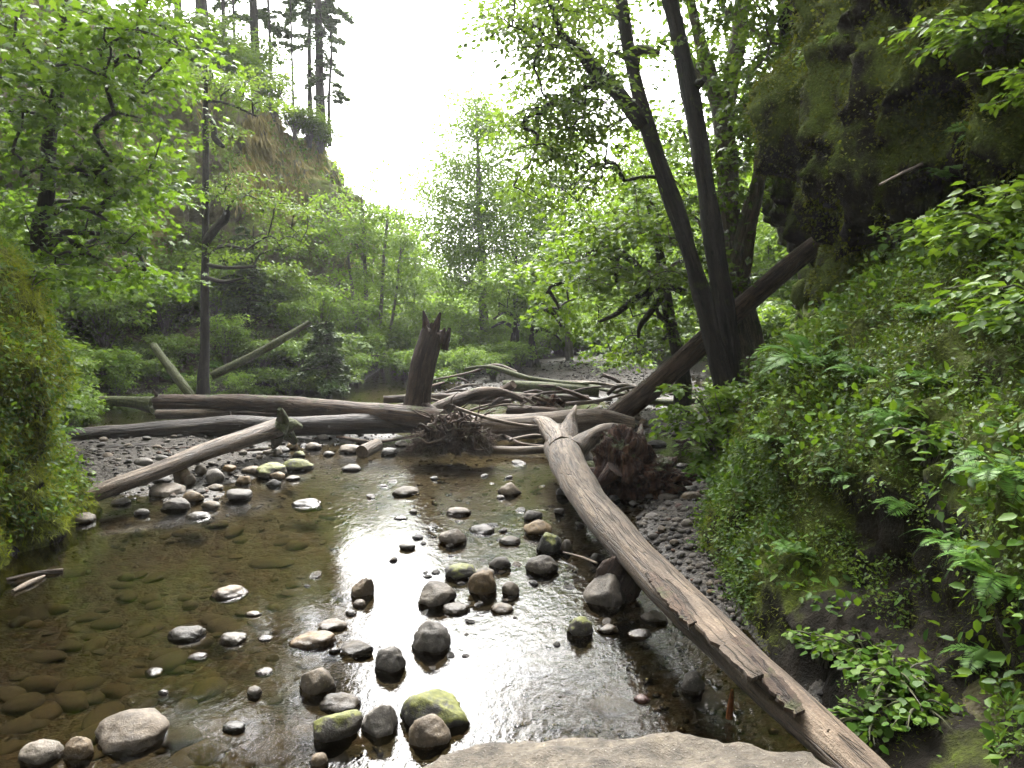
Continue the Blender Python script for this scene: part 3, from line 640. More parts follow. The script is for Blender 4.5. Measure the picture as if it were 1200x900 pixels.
# sticks and branches in the jam
DW = 'driftwood branches tangled in the log jam'
for k, (lab, mat, pts) in enumerate([
    ('arched mossy branch over the driftwood behind the broken stump', 'log_moss', [(545, 432, 22, 3), (575, 430, 21.8, 5), (615, 442, 21.4, 6), (660, 449, 21, 6), (690, 450, 20.8, 4)]),
    ('forked grey branch rising out of the driftwood', 'log_pale', [(508, 445, 22, 2), (550, 437, 22, 3), (580, 428, 21.9, 4), (606, 436, 21.6, 4)]),
    ('curved grey root limb bending over from the broken stump', 'log_brown', [(505, 486, 16.2, 22), (530, 472, 16.4, 17), (560, 460, 16.8, 13), (590, 460, 17.2, 10), (612, 468, 17.4, 7)]),
    ('short stout branch stub jutting up from the driftwood', 'log_brown', [(570, 466, 18.5, 10), (590, 458, 18.2, 10), (602, 450, 18.0, 9)]),
    ('long thin pale stick lying over the root ball', 'splinter', [by_z(534, 478, .95, 4), by_z(575, 491, .75, 4), by_z(620, 499, .62, 4), by_z(660, 497, .6, 3)]),
    ('thin dark branch reaching from the driftwood over the gravel', 'log_brown', [(660, 474, 19.2, 5), (700, 470, 19.0, 4), (735, 462, 18.8, 3), (760, 470, 18.6, 2)]),
    ('thin mossy branch beyond the driftwood on the gravel', 'log_moss', [(700, 455, 22, 4), (740, 464, 21, 5), (765, 470, 20.4, 4)]),
    ('bent brown stick lying across the riffle by the root ball', 'log_brown', [by_z(395, 512, .1, 4), by_z(440, 518, .12, 4), by_z(478, 512, .16, 3), by_z(505, 508, .2, 3)]),
    ('reddish stick on the wet gravel under the slanting log', 'rot', [by_z(95, 536, .1, 4), by_z(190, 527, .14, 4), by_z(260, 523, .14, 3)]),
    ('reddish stick below the slanting log near the mossy rocks', 'rot', [by_z(245, 530, .12, 3), by_z(300, 527, .12, 3), by_z(318, 525, .12, 3)]),
    ('pale crossed stick in the water below the pale grey log', 'splinter', [by_z(596, 516, .12, 4), by_z(625, 510, .16, 3), by_z(648, 512, .16, 3)]),
    ('brown crossed stick in the water below the pale grey log', 'log_brown', [by_z(590, 510, .12, 4), by_z(612, 520, .1, 4), by_z(640, 523, .1, 3)]),
    ('dark stick lying on the gravel beyond the root mass', 'log_brown', [by_z(808, 505, .06, 5), by_z(825, 514, .06, 5), by_z(846, 520, .06, 4)]),
    ('white peeled stick slanting from the rocks to the long log', 'splinter', [by_z(660, 647, .05, 2), by_z(682, 653, .06, 3), by_z(700, 660, .08, 3)]),
    ('short orange splintered stick standing beside the long log', 'wood_orange', [by_z(854, 842, .02, 7), by_z(856, 828, .10, 7), by_z(858, 808, .22, 3)]),
    ('pale sliver of wood floating by the mossy rock wall', 'splinter', [by_z(15, 693, .015, 5), by_z(35, 683, .02, 7), by_z(52, 675, .015, 3)]),
    ('grey stick floating by the mossy rock wall', 'log_pale', [by_z(8, 679, .015, 4), by_z(40, 672, .02, 4), by_z(62, 670, .015, 6), by_z(74, 669, .01, 6)]),
    ('bare twig jutting out of the overhanging cliff', 'splinter', [(1080, 193, 7.6, 5), (1050, 207, 7.2, 5), (1030, 217, 6.9, 3)]),
]):
    C, R = pxpts(pts); base = C.mean(0); mb = MB(); tube(mb, C, R, 9, max(10, int(np.linalg.norm(np.diff(C, axis=0), axis=1).sum() / .06)), bump=.25, lumps=.2, seed=50 + k * 2.3)
    o = obj('stick', mb.mesh('stick', M[mat], base), None, base); tag(o, lab, 'stick', DW if 'driftwood' in lab else None)

r = np.random.default_rng(99)
for k in range(46):
    px, py = r.uniform(455, 745), r.uniform(448, 512); Y = np.interp(py, [448, 470, 512], [22, 18, 15.2]) + r.normal() * .3; a = r.normal() * .35; ln = r.uniform(18, 60); w = r.uniform(2, 5)
    pts = [(px - ln / 2, py + a * ln / 2, Y, w), (px, py - r.uniform(0, 5), Y - .1, w), (px + ln / 2, py - a * ln / 2 + r.normal() * 3, Y + r.normal() * .3, w * .5)]
    C, R = pxpts(pts); base = C.mean(0); mb = MB(); tube(mb, C, R, 7, 14, bump=.25, lumps=.25, seed=150 + k * 2.3)
    o = obj('stick', mb.mesh('stick', M[['log_brown', 'root', 'log_pale', 'splinter_red'][k % 4]], base), None, base); tag(o, 'broken stick lying in the log jam around the broken stump', 'stick', 'broken sticks scattered through the log jam')
# root ball at the end of the topmost log: earth core, crooked roots, hanging rootlets
rb = at_z(532, 533, 0.0); rbt = thing('root_ball', 'tangled earthy root ball standing in the water at the log end', 'root ball', rb); r = np.random.default_rng(21)
mb = MB(); lump(mb, rb + np.array((-.05, .22, .36)), (.46, .30, .34), 4.0, .35, 2.6, 5, .4); part('earth_core', mb, M['root'], rbt)
for k in range(44):
    a = r.uniform(-.3, math.pi + .3); c0 = rb + np.array((r.uniform(-.35, .35), .05 + r.uniform(-.1, .15), .4 + r.uniform(-.2, .25)))
    d = np.array((math.cos(a), -.45 + r.normal() * .3, math.sin(a) * .8)); ln = r.uniform(.35, .85)
    p = [c0]; 
    for j in range(4): d = unit((d + r.normal(size=3) * .55)[None])[0]; p.append(p[-1] + d * ln / 4)
    mb = MB(); r1 = r.uniform(.018, .05); tube(mb, p, np.linspace(r1, r1 * .25, 5), 7, 14, bump=.3, lumps=.2, seed=k * 3.1); part('root', mb, M['root'], rbt)
mb = MB()
for k in range(900):
    x = r.uniform(-.75, .70); c0 = rb + np.array((x, r.uniform(-.12, .25), r.uniform(.02, .5) * (1 - .5 * abs(x)) + .06)); d = np.array((np.sign(x) * .4 + r.normal() * .5, -.5 + r.normal() * .4, -.25 + r.normal() * .5)); p = [c0]
    for j in range(3): d = unit((d + r.normal(size=3) * .5 + np.array((0, 0, -.12)))[None])[0]; p.append(np.maximum(p[-1] + d * r.uniform(.05, .13), (-99, -99, .01)))
    tube(mb, p, [.007, .006, .004, .002], 3, 5, cap=False, seed=k)
part('rootlets', mb, M['root'], rbt, kind='stuff')

# upright broken stump with splintered top
sb = at_y(492, 487, 15.6); sb[2] = .15; st = thing('broken_stump', 'upright snapped tree stump with splintered top behind the root ball', 'stump', sb)
mb = MB(); C, R = pxpts([(486, 492, 15.6, 38.6), (489, 472, 15.6, 30.2), (493, 445, 15.6, 27.7), (498, 420, 15.6, 26.0), (504, 398, 15.6, 26.0), (507, 388, 15.6, 25.2)])
tube(mb, C, R, 40, 44, bump=.08, lumps=.14, furrow=.06, jag=.22, seed=61.0); part('trunk', mb, M['splinter_red'], st)
for k, pts in enumerate([[(499, 395, 15.6, 12), (499, 380, 15.6, 9), (496, 364, 15.6, 2)], [(508, 395, 15.6, 12), (511, 382, 15.6, 8), (516, 366, 15.6, 2)], [(521, 410, 15.55, 9), (524, 395, 15.55, 8), (527, 384, 15.55, 3)], [(516, 402, 15.5, 9), (519, 392, 15.5, 7), (521, 384, 15.5, 2)], [(505, 392, 15.6, 10), (505, 384, 15.6, 6), (506, 378, 15.6, 2)]]):
    c, rr_ = pxpts(pts); mb = MB(); tube(mb, c, rr_, 7, 14, bump=.25, furrow=.1, seed=k * 5.5, oval=.5); part('splinter', mb, M['splinter_red'], st)
c, rr_ = pxpts([(497, 412, 15.40, 8), (500, 402, 15.42, 9), (503, 394, 15.44, 4)]); mb = MB(); tube(mb, c, rr_, 8, 14, bump=.15, seed=3.3, oval=.4); part('bare_wood', mb, M['splinter'], st)
for k, pts in enumerate([[(486, 482, 15.5, 26), (474, 490, 15.4, 14), (460, 497, 15.3, 8)], [(495, 482, 15.5, 26), (510, 488, 15.4, 18), (522, 494, 15.2, 8)]]):
    c, rr_ = pxpts(pts); mb = MB(); tube(mb, c, rr_, 10, 12, bump=.2, seed=k * 2.5); part('root', mb, M['splinter_red'], st)
# red splintered butt in the jam and a split slab of wood by the long log
c = at_y(645, 477, 17.2); bt = thing('splintered_butt', 'red splintered wood butt sticking up from the log jam', 'wood', (c[0], c[1], .2)); r = np.random.default_rng(5)
mb = MB(); lump(mb, c, (.26, .2, .2), 7.7, .5, 2.4, 4, .9); part('core', mb, M['rot'], bt)
for k in range(9):
    a = r.uniform(0, 6.28); d = np.array((math.cos(a), -.3, abs(math.sin(a)) * .9)); mb = MB(); tube(mb, [c, c + d * .2, c + d * r.uniform(.28, .42) + r.normal(size=3) * .04], [.06, .04, .008], 6, 8, bump=.2, seed=k); part('splinter', mb, M['rot'], bt)
c = at_z(730, 676, .2); mb = MB(); V, Fc = ICO[4]; d = V.copy(); n = fbm(d * 1.4 + 3, 4) * .3
P = d * np.array((.2, .13, .27)) * (1 + n)[:, None]; P[:, 1] = np.clip(P[:, 1], -.07, .1); ca, sa = math.cos(.5), math.sin(.5); P = np.stack([P[:, 0] * ca + P[:, 2] * sa, P[:, 1], -P[:, 0] * sa + P[:, 2] * ca], 1)
mb.add(P + c, None, Fc, wood=d * .3); o = obj('wood_slab', mb.mesh('wood_slab', M['splinter_red'], c), None, c); tag(o, 'broken pinkish slab of wood leaning between log and grey boulder', 'wood')

# ------------------------------------------------------------------ rocks
def rock_shape(seed, angular=0.0, sub=4, amp=.22):
    r = np.random.default_rng(int(seed * 7 + 3)); V, Fc = ICO[sub]; P = V * (1 + amp * fbm(V * .9 + seed, 3))[:, None]
    for _ in range(int(4 + 8 * angular)):
        n = unit(r.normal(size=3)[None])[0]; o = r.uniform(.62, .9) if angular > .3 else r.uniform(.78, .98)
        P = P - np.maximum(0, P @ n - o)[:, None] * n * (.92 if angular > .3 else .6)
    P = P + V * (.06 * fbm(V * 3.2 + seed, 4) + .02 * ridged(V * 5 + seed, 2))[:, None]
    return P, Fc
ZN = {  # where unnamed stones lie: the phrase finishes their shared label
 'pool': 'rising from the open pool', 'mid': 'clustered in the middle of the creek', 'bar': 'on the gravel bar below the slanting log', 'rif': 'in the riffle above the pool', 'log': 'beside the long bleached log', 'jam': 'on the gravel beyond the root mass'}
MATN = {'rock_grey': 'grey', 'rock_brown': 'brown', 'rock_dark': 'dark wet', 'rock_moss': 'mossy', 'rock_red': 'reddish'}
def rock(px, py, w, h, mat='rock_grey', ang=.2, label=None, zone='pool', zb=None):
    k = len(bpy.data.objects); r = np.random.default_rng(int(px * 13 + py * 7))
    yb = py + h * .28; p = at_z(px, yb, 0.0)
    if zb is None: zb = max(0.0, hz(p[0], p[1])); 
    p = at_z(px, yb, zb); D = depth(p); th = math.atan2(CAM_H, p[1])
    a = .5 * w * D / F; b = a * r.uniform(.72, .95); H = (h * D / F - 1.2 * b * math.sin(th)) / math.cos(th) * .92; H = max(H, .22 * a, .02)
    c = max(H * .8, .42 * a)
    P, Fc = rock_shape(px * .37 + py * .11, ang, 4 if w > 30 else 3)
    ext = np.abs(P).max(0); P = P / ext
    ph = r.uniform(-.5, .5); ca, sa = math.cos(ph), math.sin(ph)
    P = np.stack([P[:, 0] * ca - P[:, 1] * sa, P[:, 0] * sa + P[:, 1] * ca, P[:, 2]], 1); P[:, 0] /= np.abs(P[:, 0]).max(); P[:, 2] /= P[:, 2].max()
    P = P * np.array((a, b, c)); P[:, 2] += H - c
    o = obj('river_rock', MB().add(P, None, Fc).mesh('river_rock', M[mat]), None, (p[0], p[1] + b * .1, zb))
    if label: tag(o, label, 'rock')
    else:
        sz = 'small' if w < 26 else 'rounded' if ang < .4 else 'angular'
        tag(o, f'{sz} {MATN[mat]} stone {ZN[zone]}', 'rock', f'{MATN[mat]} stones {ZN[zone]}')
    return o
G, B, D_, MO, RD = 'rock_grey', 'rock_brown', 'rock_dark', 'rock_moss', 'rock_red'
for a in [
 (152, 853, 88, 52, B, .1, 'large smooth tan boulder alone in the brown pool'), (48, 880, 50, 32, G, .1, 'small smooth grey stone beside the large tan boulder'), (91, 880, 36, 34, B, .1, 'brown half-sunken stone against the large tan boulder'),
 (267, 692, 46, 16, B, .1, 'low flat pale stone showing above the olive pool'), (218, 741, 46, 19, G, .15, 'thin pale wedge of stone breaking the pool surface'), (273, 747, 32, 15, G, .3), (297, 718, 20, 8, G, .1), (311, 747, 18, 8, G), (232, 767, 24, 7, G), (309, 785, 22, 8, G), (180, 785, 24, 9, D_, .4), (298, 811, 18, 16, B, .2), (275, 851, 26, 14, D_, .5), (191, 811, 12, 7, G),
 (368, 746, 58, 21, B, .15, 'long flat brown stone at the edge of the bright water'), (389, 732, 36, 16, B, .4, None, 'mid'), (419, 759, 44, 21, D_, .5, 'dark jagged stone beside the long flat brown stone'), (426, 691, 31, 28, B, .5, 'upright tan stone with a small stone at its foot'), (421, 707, 17, 11, B, .3, None, 'mid'), (411, 718, 14, 8, D_, .3, None, 'mid'),
 (371, 801, 44, 38, G, .45, 'flat-topped grey stone next to the rounded dark one'), (398, 822, 48, 25, D_, .1, 'smooth dark rounded stone touching the mossy dark rock'), (392, 852, 66, 44, MO, .7, 'dark faceted rock with yellow moss on top beside the pyramid rock'), (447, 845, 48, 46, G, .8, 'grey pyramid-shaped rock standing in bright water'), (374, 893, 22, 20, B, .1, 'small brown stone in front of the mossy faceted rock'),
 (511, 832, 86, 52, MO, .4, 'largest moss-topped boulder in the middle of the creek'), (503, 858, 52, 44, B, .12, 'egg-shaped brown stone leaning on the moss-topped boulder'), (458, 775, 38, 34, G, .1, 'smooth round grey stone alone in the bright reflection'), (507, 748, 50, 42, G, .15, 'broad smooth grey boulder in the bright reflection'),
 (511, 697, 48, 34, G, .35, 'large blocky grey rock in the midstream cluster'), (535, 711, 34, 15, D_, .3, None, 'mid'), (566, 685, 36, 34, B, .1, 'round brown stone in the midstream cluster'), (539, 670, 38, 22, MO, .2, 'greenish rounded rock at the head of the midstream cluster'), (568, 671, 24, 14, G, .3, None, 'mid'), (587, 661, 28, 18, D_, .4, None, 'mid'), (597, 692, 24, 20, G, .5, None, 'mid'), (588, 712, 28, 14, G, .4, None, 'mid'),
 (635, 663, 40, 26, D_, .35, 'dark pitted rock next to the tall square rock'), (645, 638, 34, 28, MO, .7, 'tall square moss-tinted rock by the creek channel'), (663, 642, 16, 18, D_, .4, None, 'mid'), (631, 619, 36, 22, B, .15, 'rounded brown stone behind the tall square rock'), (625, 605, 22, 15, G, .4, None, 'mid'), (597, 574, 29, 18, B, .6, 'pale angular rock standing alone in the upper pool'), (537, 599, 31, 12, B, .1, None, 'mid'), (530, 630, 34, 22, B, .2, 'brown lumpy rock alone above the midstream cluster'), (565, 619, 34, 12, D_, .3, None, 'mid'), (598, 633, 26, 12, D_, .3, None, 'mid'), (477, 640, 20, 10, G, .1, None, 'mid'), (474, 575, 34, 14, D_, .1, 'smooth dark stone alone in the rippled upper pool'), (470, 606, 18, 6, G, .2, None, 'rif'), (359, 588, 38, 10, G, .1, None, 'rif'), (392, 762, 14, 8, D_, .3, None, 'mid'),
 (680, 737, 32, 30, MO, .15, 'olive rounded stone standing near the grey angular boulder'), (712, 736, 26, 12, G, .4, None, 'log'), (714, 693, 62, 48, G, .65, 'big pale grey angular boulder against the long log'), (766, 723, 34, 18, G, .4, None, 'log'), (750, 740, 30, 10, G, .4, None, 'log'), (812, 802, 30, 30, G, .2, 'grey pointed stone in shallow red-brown water by the log'), (752, 818, 20, 11, RD, .3, 'small pinkish stone in the shallow red-brown water'), (786, 705, 18, 10, D_, .4, None, 'log'), (700, 655, 18, 14, D_, .4, None, 'log'), (660, 577, 18, 16, D_, .5, None, 'log'), (655, 600, 14, 10, D_, .4, None, 'log'),
 (194, 575, 46, 20, B, .4, 'long tan boulder lying under the slanting log'), (206, 592, 34, 18, D_, .15, 'dark round boulder at the waterline under the slanting log'), (230, 603, 34, 10, G, .1, None, 'bar'), (226, 581, 26, 13, B, .4, None, 'bar'), (247, 592, 24, 12, G, .3, None, 'bar'), (252, 571, 19, 9, G, .3, None, 'bar'), (280, 580, 30, 15, D_, .4, 'dark flat-topped rock at the tip of the gravel bar'), (321, 567, 19, 11, D_, .4, None, 'bar'), (317, 552, 40, 20, MO, .25, 'broad moss-stained boulder below the mossy root knob'), (348, 545, 40, 17, MO, .15, 'bright yellow-mossed boulder at the edge of the riffle'), (325, 558, 18, 10, B, .3, None, 'bar'), (343, 560, 18, 8, B, .2, None, 'bar'), (286, 563, 20, 12, B, .5, None, 'bar'), (251, 558, 24, 17, G, .2, None, 'bar'), (214, 557, 22, 18, B, .7, 'upright pale broken stone on the gravel bar'), (222, 561, 14, 12, B, .6, None, 'bar'), (190, 562, 22, 10, D_, .1, None, 'bar'), (295, 549, 24, 8, B, .2, None, 'bar'), (362, 587, 30, 9, G, .2, None, 'rif'), (97, 607, 28, 15, G, .1, 'grey oval stone by the foot of the mossy rock wall'), (142, 588, 24, 10, G, .5, None, 'bar'), (166, 601, 18, 10, D_, .3, None, 'bar'), (167, 541, 24, 11, G, .2, None, 'bar'), (190, 537, 16, 8, G, .3, None, 'bar'), (320, 531, 26, 12, B, .4, None, 'bar'), (367, 523, 20, 10, B, .2, None, 'rif'), (342, 523, 14, 11, B, .2, None, 'bar'), (350, 533, 16, 9, MO, .2, None, 'bar'), (235, 550, 14, 10, G, .3, None, 'bar'), (268, 548, 16, 8, B, .3, None, 'bar'), (110, 570, 12, 7, G, .3, None, 'bar'), (410, 526, 28, 12, B, .2, 'tan flat stone in the riffle beside the cut log end'), (412, 548, 24, 9, D_, .3, None, 'rif'), (455, 530, 20, 10, D_, .4, None, 'rif'), (470, 520, 16, 8, B, .3, None, 'rif'), (385, 532, 14, 7, G, .3, None, 'rif'), (395, 505, 16, 7, G, .3, None, 'rif'), (430, 505, 16, 7, B, .3, None, 'rif'), (378, 512, 14, 7, G, .3, None, 'rif'),
 (686, 536, 20, 17, G, .4, 'grey stone showing under the arching root of the long log'), (783, 583, 25, 11, G, .2, None, 'jam'), (810, 581, 25, 12, B, .15, 'smooth tan stone on the gravel below the rotten root mass'), (765, 604, 19, 8, B, .4, None, 'jam'), (796, 593, 10, 7, RD, .3, None, 'jam'), (760, 583, 12, 10, D_, .4, None, 'jam'), (747, 487, 11, 7, G, .5, None, 'jam'), (738, 498, 19, 8, MO, .2, 'moss-capped stone at the foot of the leaning trunk'), (792, 483, 22, 8, G, .3, None, 'jam'), (791, 508, 14, 6, G, .3, None, 'jam'), (800, 515, 20, 7, RD, .3, 'reddish flat slab of stone in the side pool'), (770, 520, 22, 9, D_, .3, None, 'jam'), (690, 552, 14, 9, MO, .2, None, 'log'), (720, 585, 16, 10, D_, .4, None, 'jam'), (742, 590, 12, 8, G, .4, None, 'jam'), (820, 560, 16, 7, D_, .4, None, 'jam'), (800, 545, 18, 6, D_, .4, None, 'jam'), (775, 540, 14, 6, D_, .4, None, 'jam'), (826, 595, 12, 8, G, .4, None, 'jam'), (805, 612, 14, 8, G, .4, None, 'jam'), (775, 620, 12, 8, B, .4, None, 'jam'), (790, 635, 12, 7, G, .4, None, 'jam'), (812, 640, 12, 8, D_, .4, None, 'jam'), (756, 612, 10, 7, G, .4, None, 'jam'),
]: rock(*a)

# the pale boulder at the foot of the viewpoint
V, Fc = ICO[5]; V6 = []; c = np.array((.30, 2.54, .33))
b_ = bmesh.new(); bmesh.ops.create_icosphere(b_, subdivisions=6, radius=1.0); b_.verts.ensure_lookup_table(); V = np.array([v.co[:] for v in b_.verts]); Fc = np.array([[v.index for v in f.verts] for f in b_.faces]); b_.free()
e = np.sign(V) * np.abs(V) ** .72; P = e * np.array((1.12, .66, .56)) * (1 + .10 * fbm(V * 1.3 + 8, 3))[:, None]
P[:, 2] = np.where(P[:, 2] > .34, .34 + (P[:, 2] - .34) * .3, P[:, 2]) + .10 * P[:, 0] * (V[:, 2] > 0)
P = P + V * (.035 * ridged(P * 3.3, 4) + .020 * fbm(P * 9 + 3, 4) - .03 * np.maximum(0, fbm(P * 6 + 11, 3) - .15))[:, None]
boulder = obj('boulder', MB().add(P, None, Fc).mesh('boulder', M['rock_slab']), None, c); tag(boulder, 'broad pale beige boulder with a pitted top at the log foot', 'boulder')

# cobbles on the bars, sunken stones in the pool (shared shapes), gravel
protos = []
for k in range(8):
    P, Fc = rock_shape(90 + k * 3.7, [.1, .2, .5, .15, .6, .3, .1, .4][k], 2); protos.append((P / np.abs(P).max(0), Fc))
def scatter_mesh(mat): return [MB().add(P, None, Fc).mesh('stone', M[mat]) for P, Fc in protos]
r = np.random.default_rng(77); meshes = {m: scatter_mesh(m) for m in (G, B, D_, 'stone_bed')}
cnt = 0
while cnt < 230:
    px, py = r.uniform(85, 860), r.uniform(455, 860); p = at_z(px, py, .05); x, y = p[0], p[1]; z = hz(x, y)
    if not (-.03 < z < .32) or x < np.interp(y, LB[:, 1], LB[:, 0]) + .1 or x > np.interp(y, RB[:, 1], RB[:, 0]) - .1: continue
    s = r.uniform(6, 12) / 2 * px2m(p); s = min(s, .16)
    o = obj('cobble', meshes[[G, G, B, D_][r.integers(4)]][r.integers(8)], None, (x, y, z + s * .25)); o.scale = (s * r.uniform(.9, 1.3), s * r.uniform(.8, 1.1), s * r.uniform(.45, .8)); o.rotation_euler = (r.normal() * .2, r.normal() * .2, r.uniform(0, 6.28))
    side = 'on the gravel below the parallel logs' if x < -2.2 else 'on the gravel around the log jam' if y > 13.5 else 'on the gravel between the long log and mossy slope'
    tag(o, 'small loose cobble ' + side, 'stone', 'cobbles ' + side); cnt += 1
cnt = 0
while cnt < 295:
    px, py = (r.uniform(0, 420), r.uniform(600, 895)) if r.random() < .8 else (r.uniform(420, 860), r.uniform(560, 850)); p = at_z(px, py, -.3); x, y = p[0], p[1]; z = hz(x, y)
    if z > -.1: continue
    s = .04 + .13 * r.random() ** 1.8; hgt = min(s * r.uniform(.25, .6), (-z) * .7)
    o = obj('sunken_stone', meshes['stone_bed'][r.integers(8)], None, (x, y, z)); o.scale = (s * r.uniform(.9, 1.4), s * r.uniform(.7, 1.0), hgt); o.rotation_euler = (0, 0, r.uniform(0, 6.28))
    tag(o, 'brown stone lying under the shallow creek water', 'stone', 'sunken stones of the creek bed'); cnt += 1
cnt = 0
while cnt < 60:
    px, py = 540 + r.normal() * 95, 670 + r.normal() * 80; p = at_z(px, py, 0); x, y = p[0], p[1]; z = hz(x, y)
    if z > -.05 or py > 830 or px < 330: continue
    s = r.uniform(6, 15) / 2 * px2m(p); o = obj('stone', meshes[[G, B, D_, D_][r.integers(4)]][r.integers(8)], None, (x, y, r.uniform(-.35, .1) * s)); o.scale = (s * r.uniform(.9, 1.4), s * r.uniform(.7, 1.1), s * r.uniform(.4, .75)); o.rotation_euler = (r.normal() * .2, r.normal() * .2, r.uniform(0, 6.28))
    tag(o, 'little wet stone just breaking the water among the midstream rocks', 'stone', 'little stones among the midstream rocks'); cnt += 1
V, Fc = ICO[1]; n = 26000; u = r.random(n); gy_ = 3.5 + 30 * u ** 1.6; gx_ = r.uniform(-1, 1, n) * .62 * gy_ - .03 * gy_
zz = height(gx_, gy_); ok = (zz > -.28) & (zz < .40) & (gx_ > np.interp(gy_, LB[:, 1], LB[:, 0])) & (gx_ < np.interp(gy_, RB[:, 1], RB[:, 0]) + .1)
ok &= (zz > -.06) | (r.random(n) < .35); gx_, gy_, zz = gx_[ok], gy_[ok], zz[ok]; n = len(gx_)
s = (.009 + .030 * r.random(n) ** 2.2) * (1 + gy_ * .035); a = r.uniform(0, 6.28, n); sc = r.uniform(.6, 1.3, (n, 3)); sc[:, 2] *= .6
Vv = V[None] * sc[:, None] * s[:, None, None] * (1 + .18 * r.normal(size=(n, len(V), 1))); ca, sa = np.cos(a)[:, None], np.sin(a)[:, None]
Vv = np.stack([Vv[..., 0] * ca - Vv[..., 1] * sa, Vv[..., 0] * sa + Vv[..., 1] * ca, Vv[..., 2]], -1) + np.stack([gx_, gy_, zz + s * .2], 1)[:, None]
tt = (np.arange(n)[:, None, None] * len(V) + Fc[None]).reshape(-1, 3)
def gravel_mat():
    m, nt, out = new_mat('gravel'); T = NT(nt); t = T.n('Attribute', _attribute_name='tint').outputs['Fac']; P = T.n('NewGeometry').outputs['Position']
    z = T.n('SeparateXYZ', Vector=P).outputs[2]; nn = T.noise(P, 60, 4)
    col = T.ramp(t, [(0, (.008, .007, .006)), (.45, (.025, .022, .018)), (.7, (.050, .043, .034)), (.92, (.095, .084, .07)), (1, (.055, .028, .016))])
    col = T.mix(.35, col, T.ramp(nn, [(.35, .3), (.65, .75)]), 'OVERLAY'); k = mapr(T, z, .0, .06, 1, 0); col = T.mix(k, col, T.mix(1.0, col, (.38, .32, .25), 'MULTIPLY'))
    p = T.n('BsdfPrincipled', Base__Color=col, Roughness=mapr(T, k, 0, 1, .8, .25)); p.inputs['Specular IOR Level'].default_value = .3; nt.links.new(p.outputs[0], out.inputs['Surface']); return m
M['gravel'] = gravel_mat()
tag(obj('gravel', MB().add(Vv.reshape(-1, 3), None, tt, tint=np.repeat(r.random(n), len(V))).mesh('gravel', M['gravel'])), 'dark wet gravel spread over the creek bars', 'gravel', kind='stuff')

# ------------------------------------------------------------------ trees
def tree(name, label, trunks, ells, leafm, barkm, L, n, R, shape='rhomb', seed=1, branches=(), group=None, cat='tree', r0=.008, low=.25, tilt=.45, droop=.3, thick=.14, seg=14, furrow=.05, lumps=.18):
    C0, R0 = pxpts(trunks[0]); base = C0[0].copy(); g = hz(base[0], base[1]); base[2] = min(base[2], g) if g > -.5 else base[2]
    t = thing(name, label, cat, base, group); roots = []
    for k, tr in enumerate(trunks):
        C, Rr = pxpts(tr)
        if k == 0 or C[0][2] - hz(C[0][0], C[0][1]) > -.2 and tr[0][1] > 380: C = np.vstack([[C[0][0], C[0][1], min(C[0][2] - .3, hz(C[0][0], C[0][1]) - .3)], C]); Rr = np.concatenate([[Rr[0] * 1.25], Rr])
        mb = MB(); CC, _ = tube(mb, C, Rr, seg, max(10, int(np.linalg.norm(np.diff(C, axis=0), axis=1).sum() / .11)), bump=.10, lumps=lumps, furrow=furrow, seed=seed * 3.3 + k * 7)
        part('trunk', mb, M[barkm], t); roots.append(CC[int(len(CC) * low)::3])
    for k, br in enumerate(branches):
        C, Rr = pxpts(br); mb = MB(); CC, _ = tube(mb, C, Rr, 10, max(10, int(np.linalg.norm(np.diff(C, axis=0), axis=1).sum() / .08)), bump=.22, lumps=.3, furrow=.05, seed=seed + k * 5.1)
        part('branch', mb, M[barkm], t); roots.append(CC[len(CC) // 3::3])
    sp = spray_pts(ells, seed); mb = MB(); dirs = grow(mb, np.concatenate(roots), sp, r0, 5, seed); part('twigs', mb, M[barkm], t, kind='stuff')
    mb = MB(); rr = np.random.default_rng(seed); spray_leaves(mb, sp, dirs, R * rr.uniform(.6, 1.3, len(sp)), n, L, shape, thick, droop, tilt, seed=seed); part('crown', mb, M[leafm], t, kind='stuff')
    return t
# the two dark trunks and the mossy maple by the leaning trunk
tree('tree', 'dark-barked leaning tree with one long mossy limb, in front of the leaning trunk', [[(850, 470, 14, 25.0), (842, 425, 14, 21.5), (822, 345, 14, 19.5), (800, 270, 14, 18.8), (776, 200, 14, 18.0), (753, 130, 14.1, 16.7), (739, 70, 14.2, 16.0), (728, 0, 14.3, 15.3), (716, -90, 14.4, 13.9), (700, -220, 14.5, 10.4), (690, -330, 14.6, 4.1)]],
    [(625, 25, 55, 50, 11.5, 14.5, 48), (670, 95, 62, 50, 12, 15, 42), (640, 160, 55, 40, 12.5, 15, 32), (690, 30, 60, 50, 14, 17, 30), (700, 40, 40, 40, 12.5, 15, 10), (740, -90, 90, 70, 10, 17, 40), (650, 210, 60, 30, 13, 15.5, 14), (720, 170, 40, 50, 13, 15, 14), (780, -230, 90, 70, 11, 17, 30)],
    'leaf_alder', 'bark_dark', .11, 46, .55, 'ovate', 3, branches=[[(752, 146, 14.05, 22), (725, 110, 13.8, 19), (702, 89, 13.6, 16), (680, 60, 13.4, 12), (660, 42, 13.2, 9), (649, 15, 13, 7), (636, -20, 12.8, 5)], [(688, 72, 13.5, 7), (668, 58, 13.5, 5), (640, 55, 13.4, 4), (622, 68, 13.3, 3)], [(742, 60, 14.2, 14), (756, 58, 14, 10), (772, 62, 13.8, 5)], [(748, 74, 14.1, 12), (732, 66, 14, 8), (722, 62, 13.9, 6)]], low=.3)
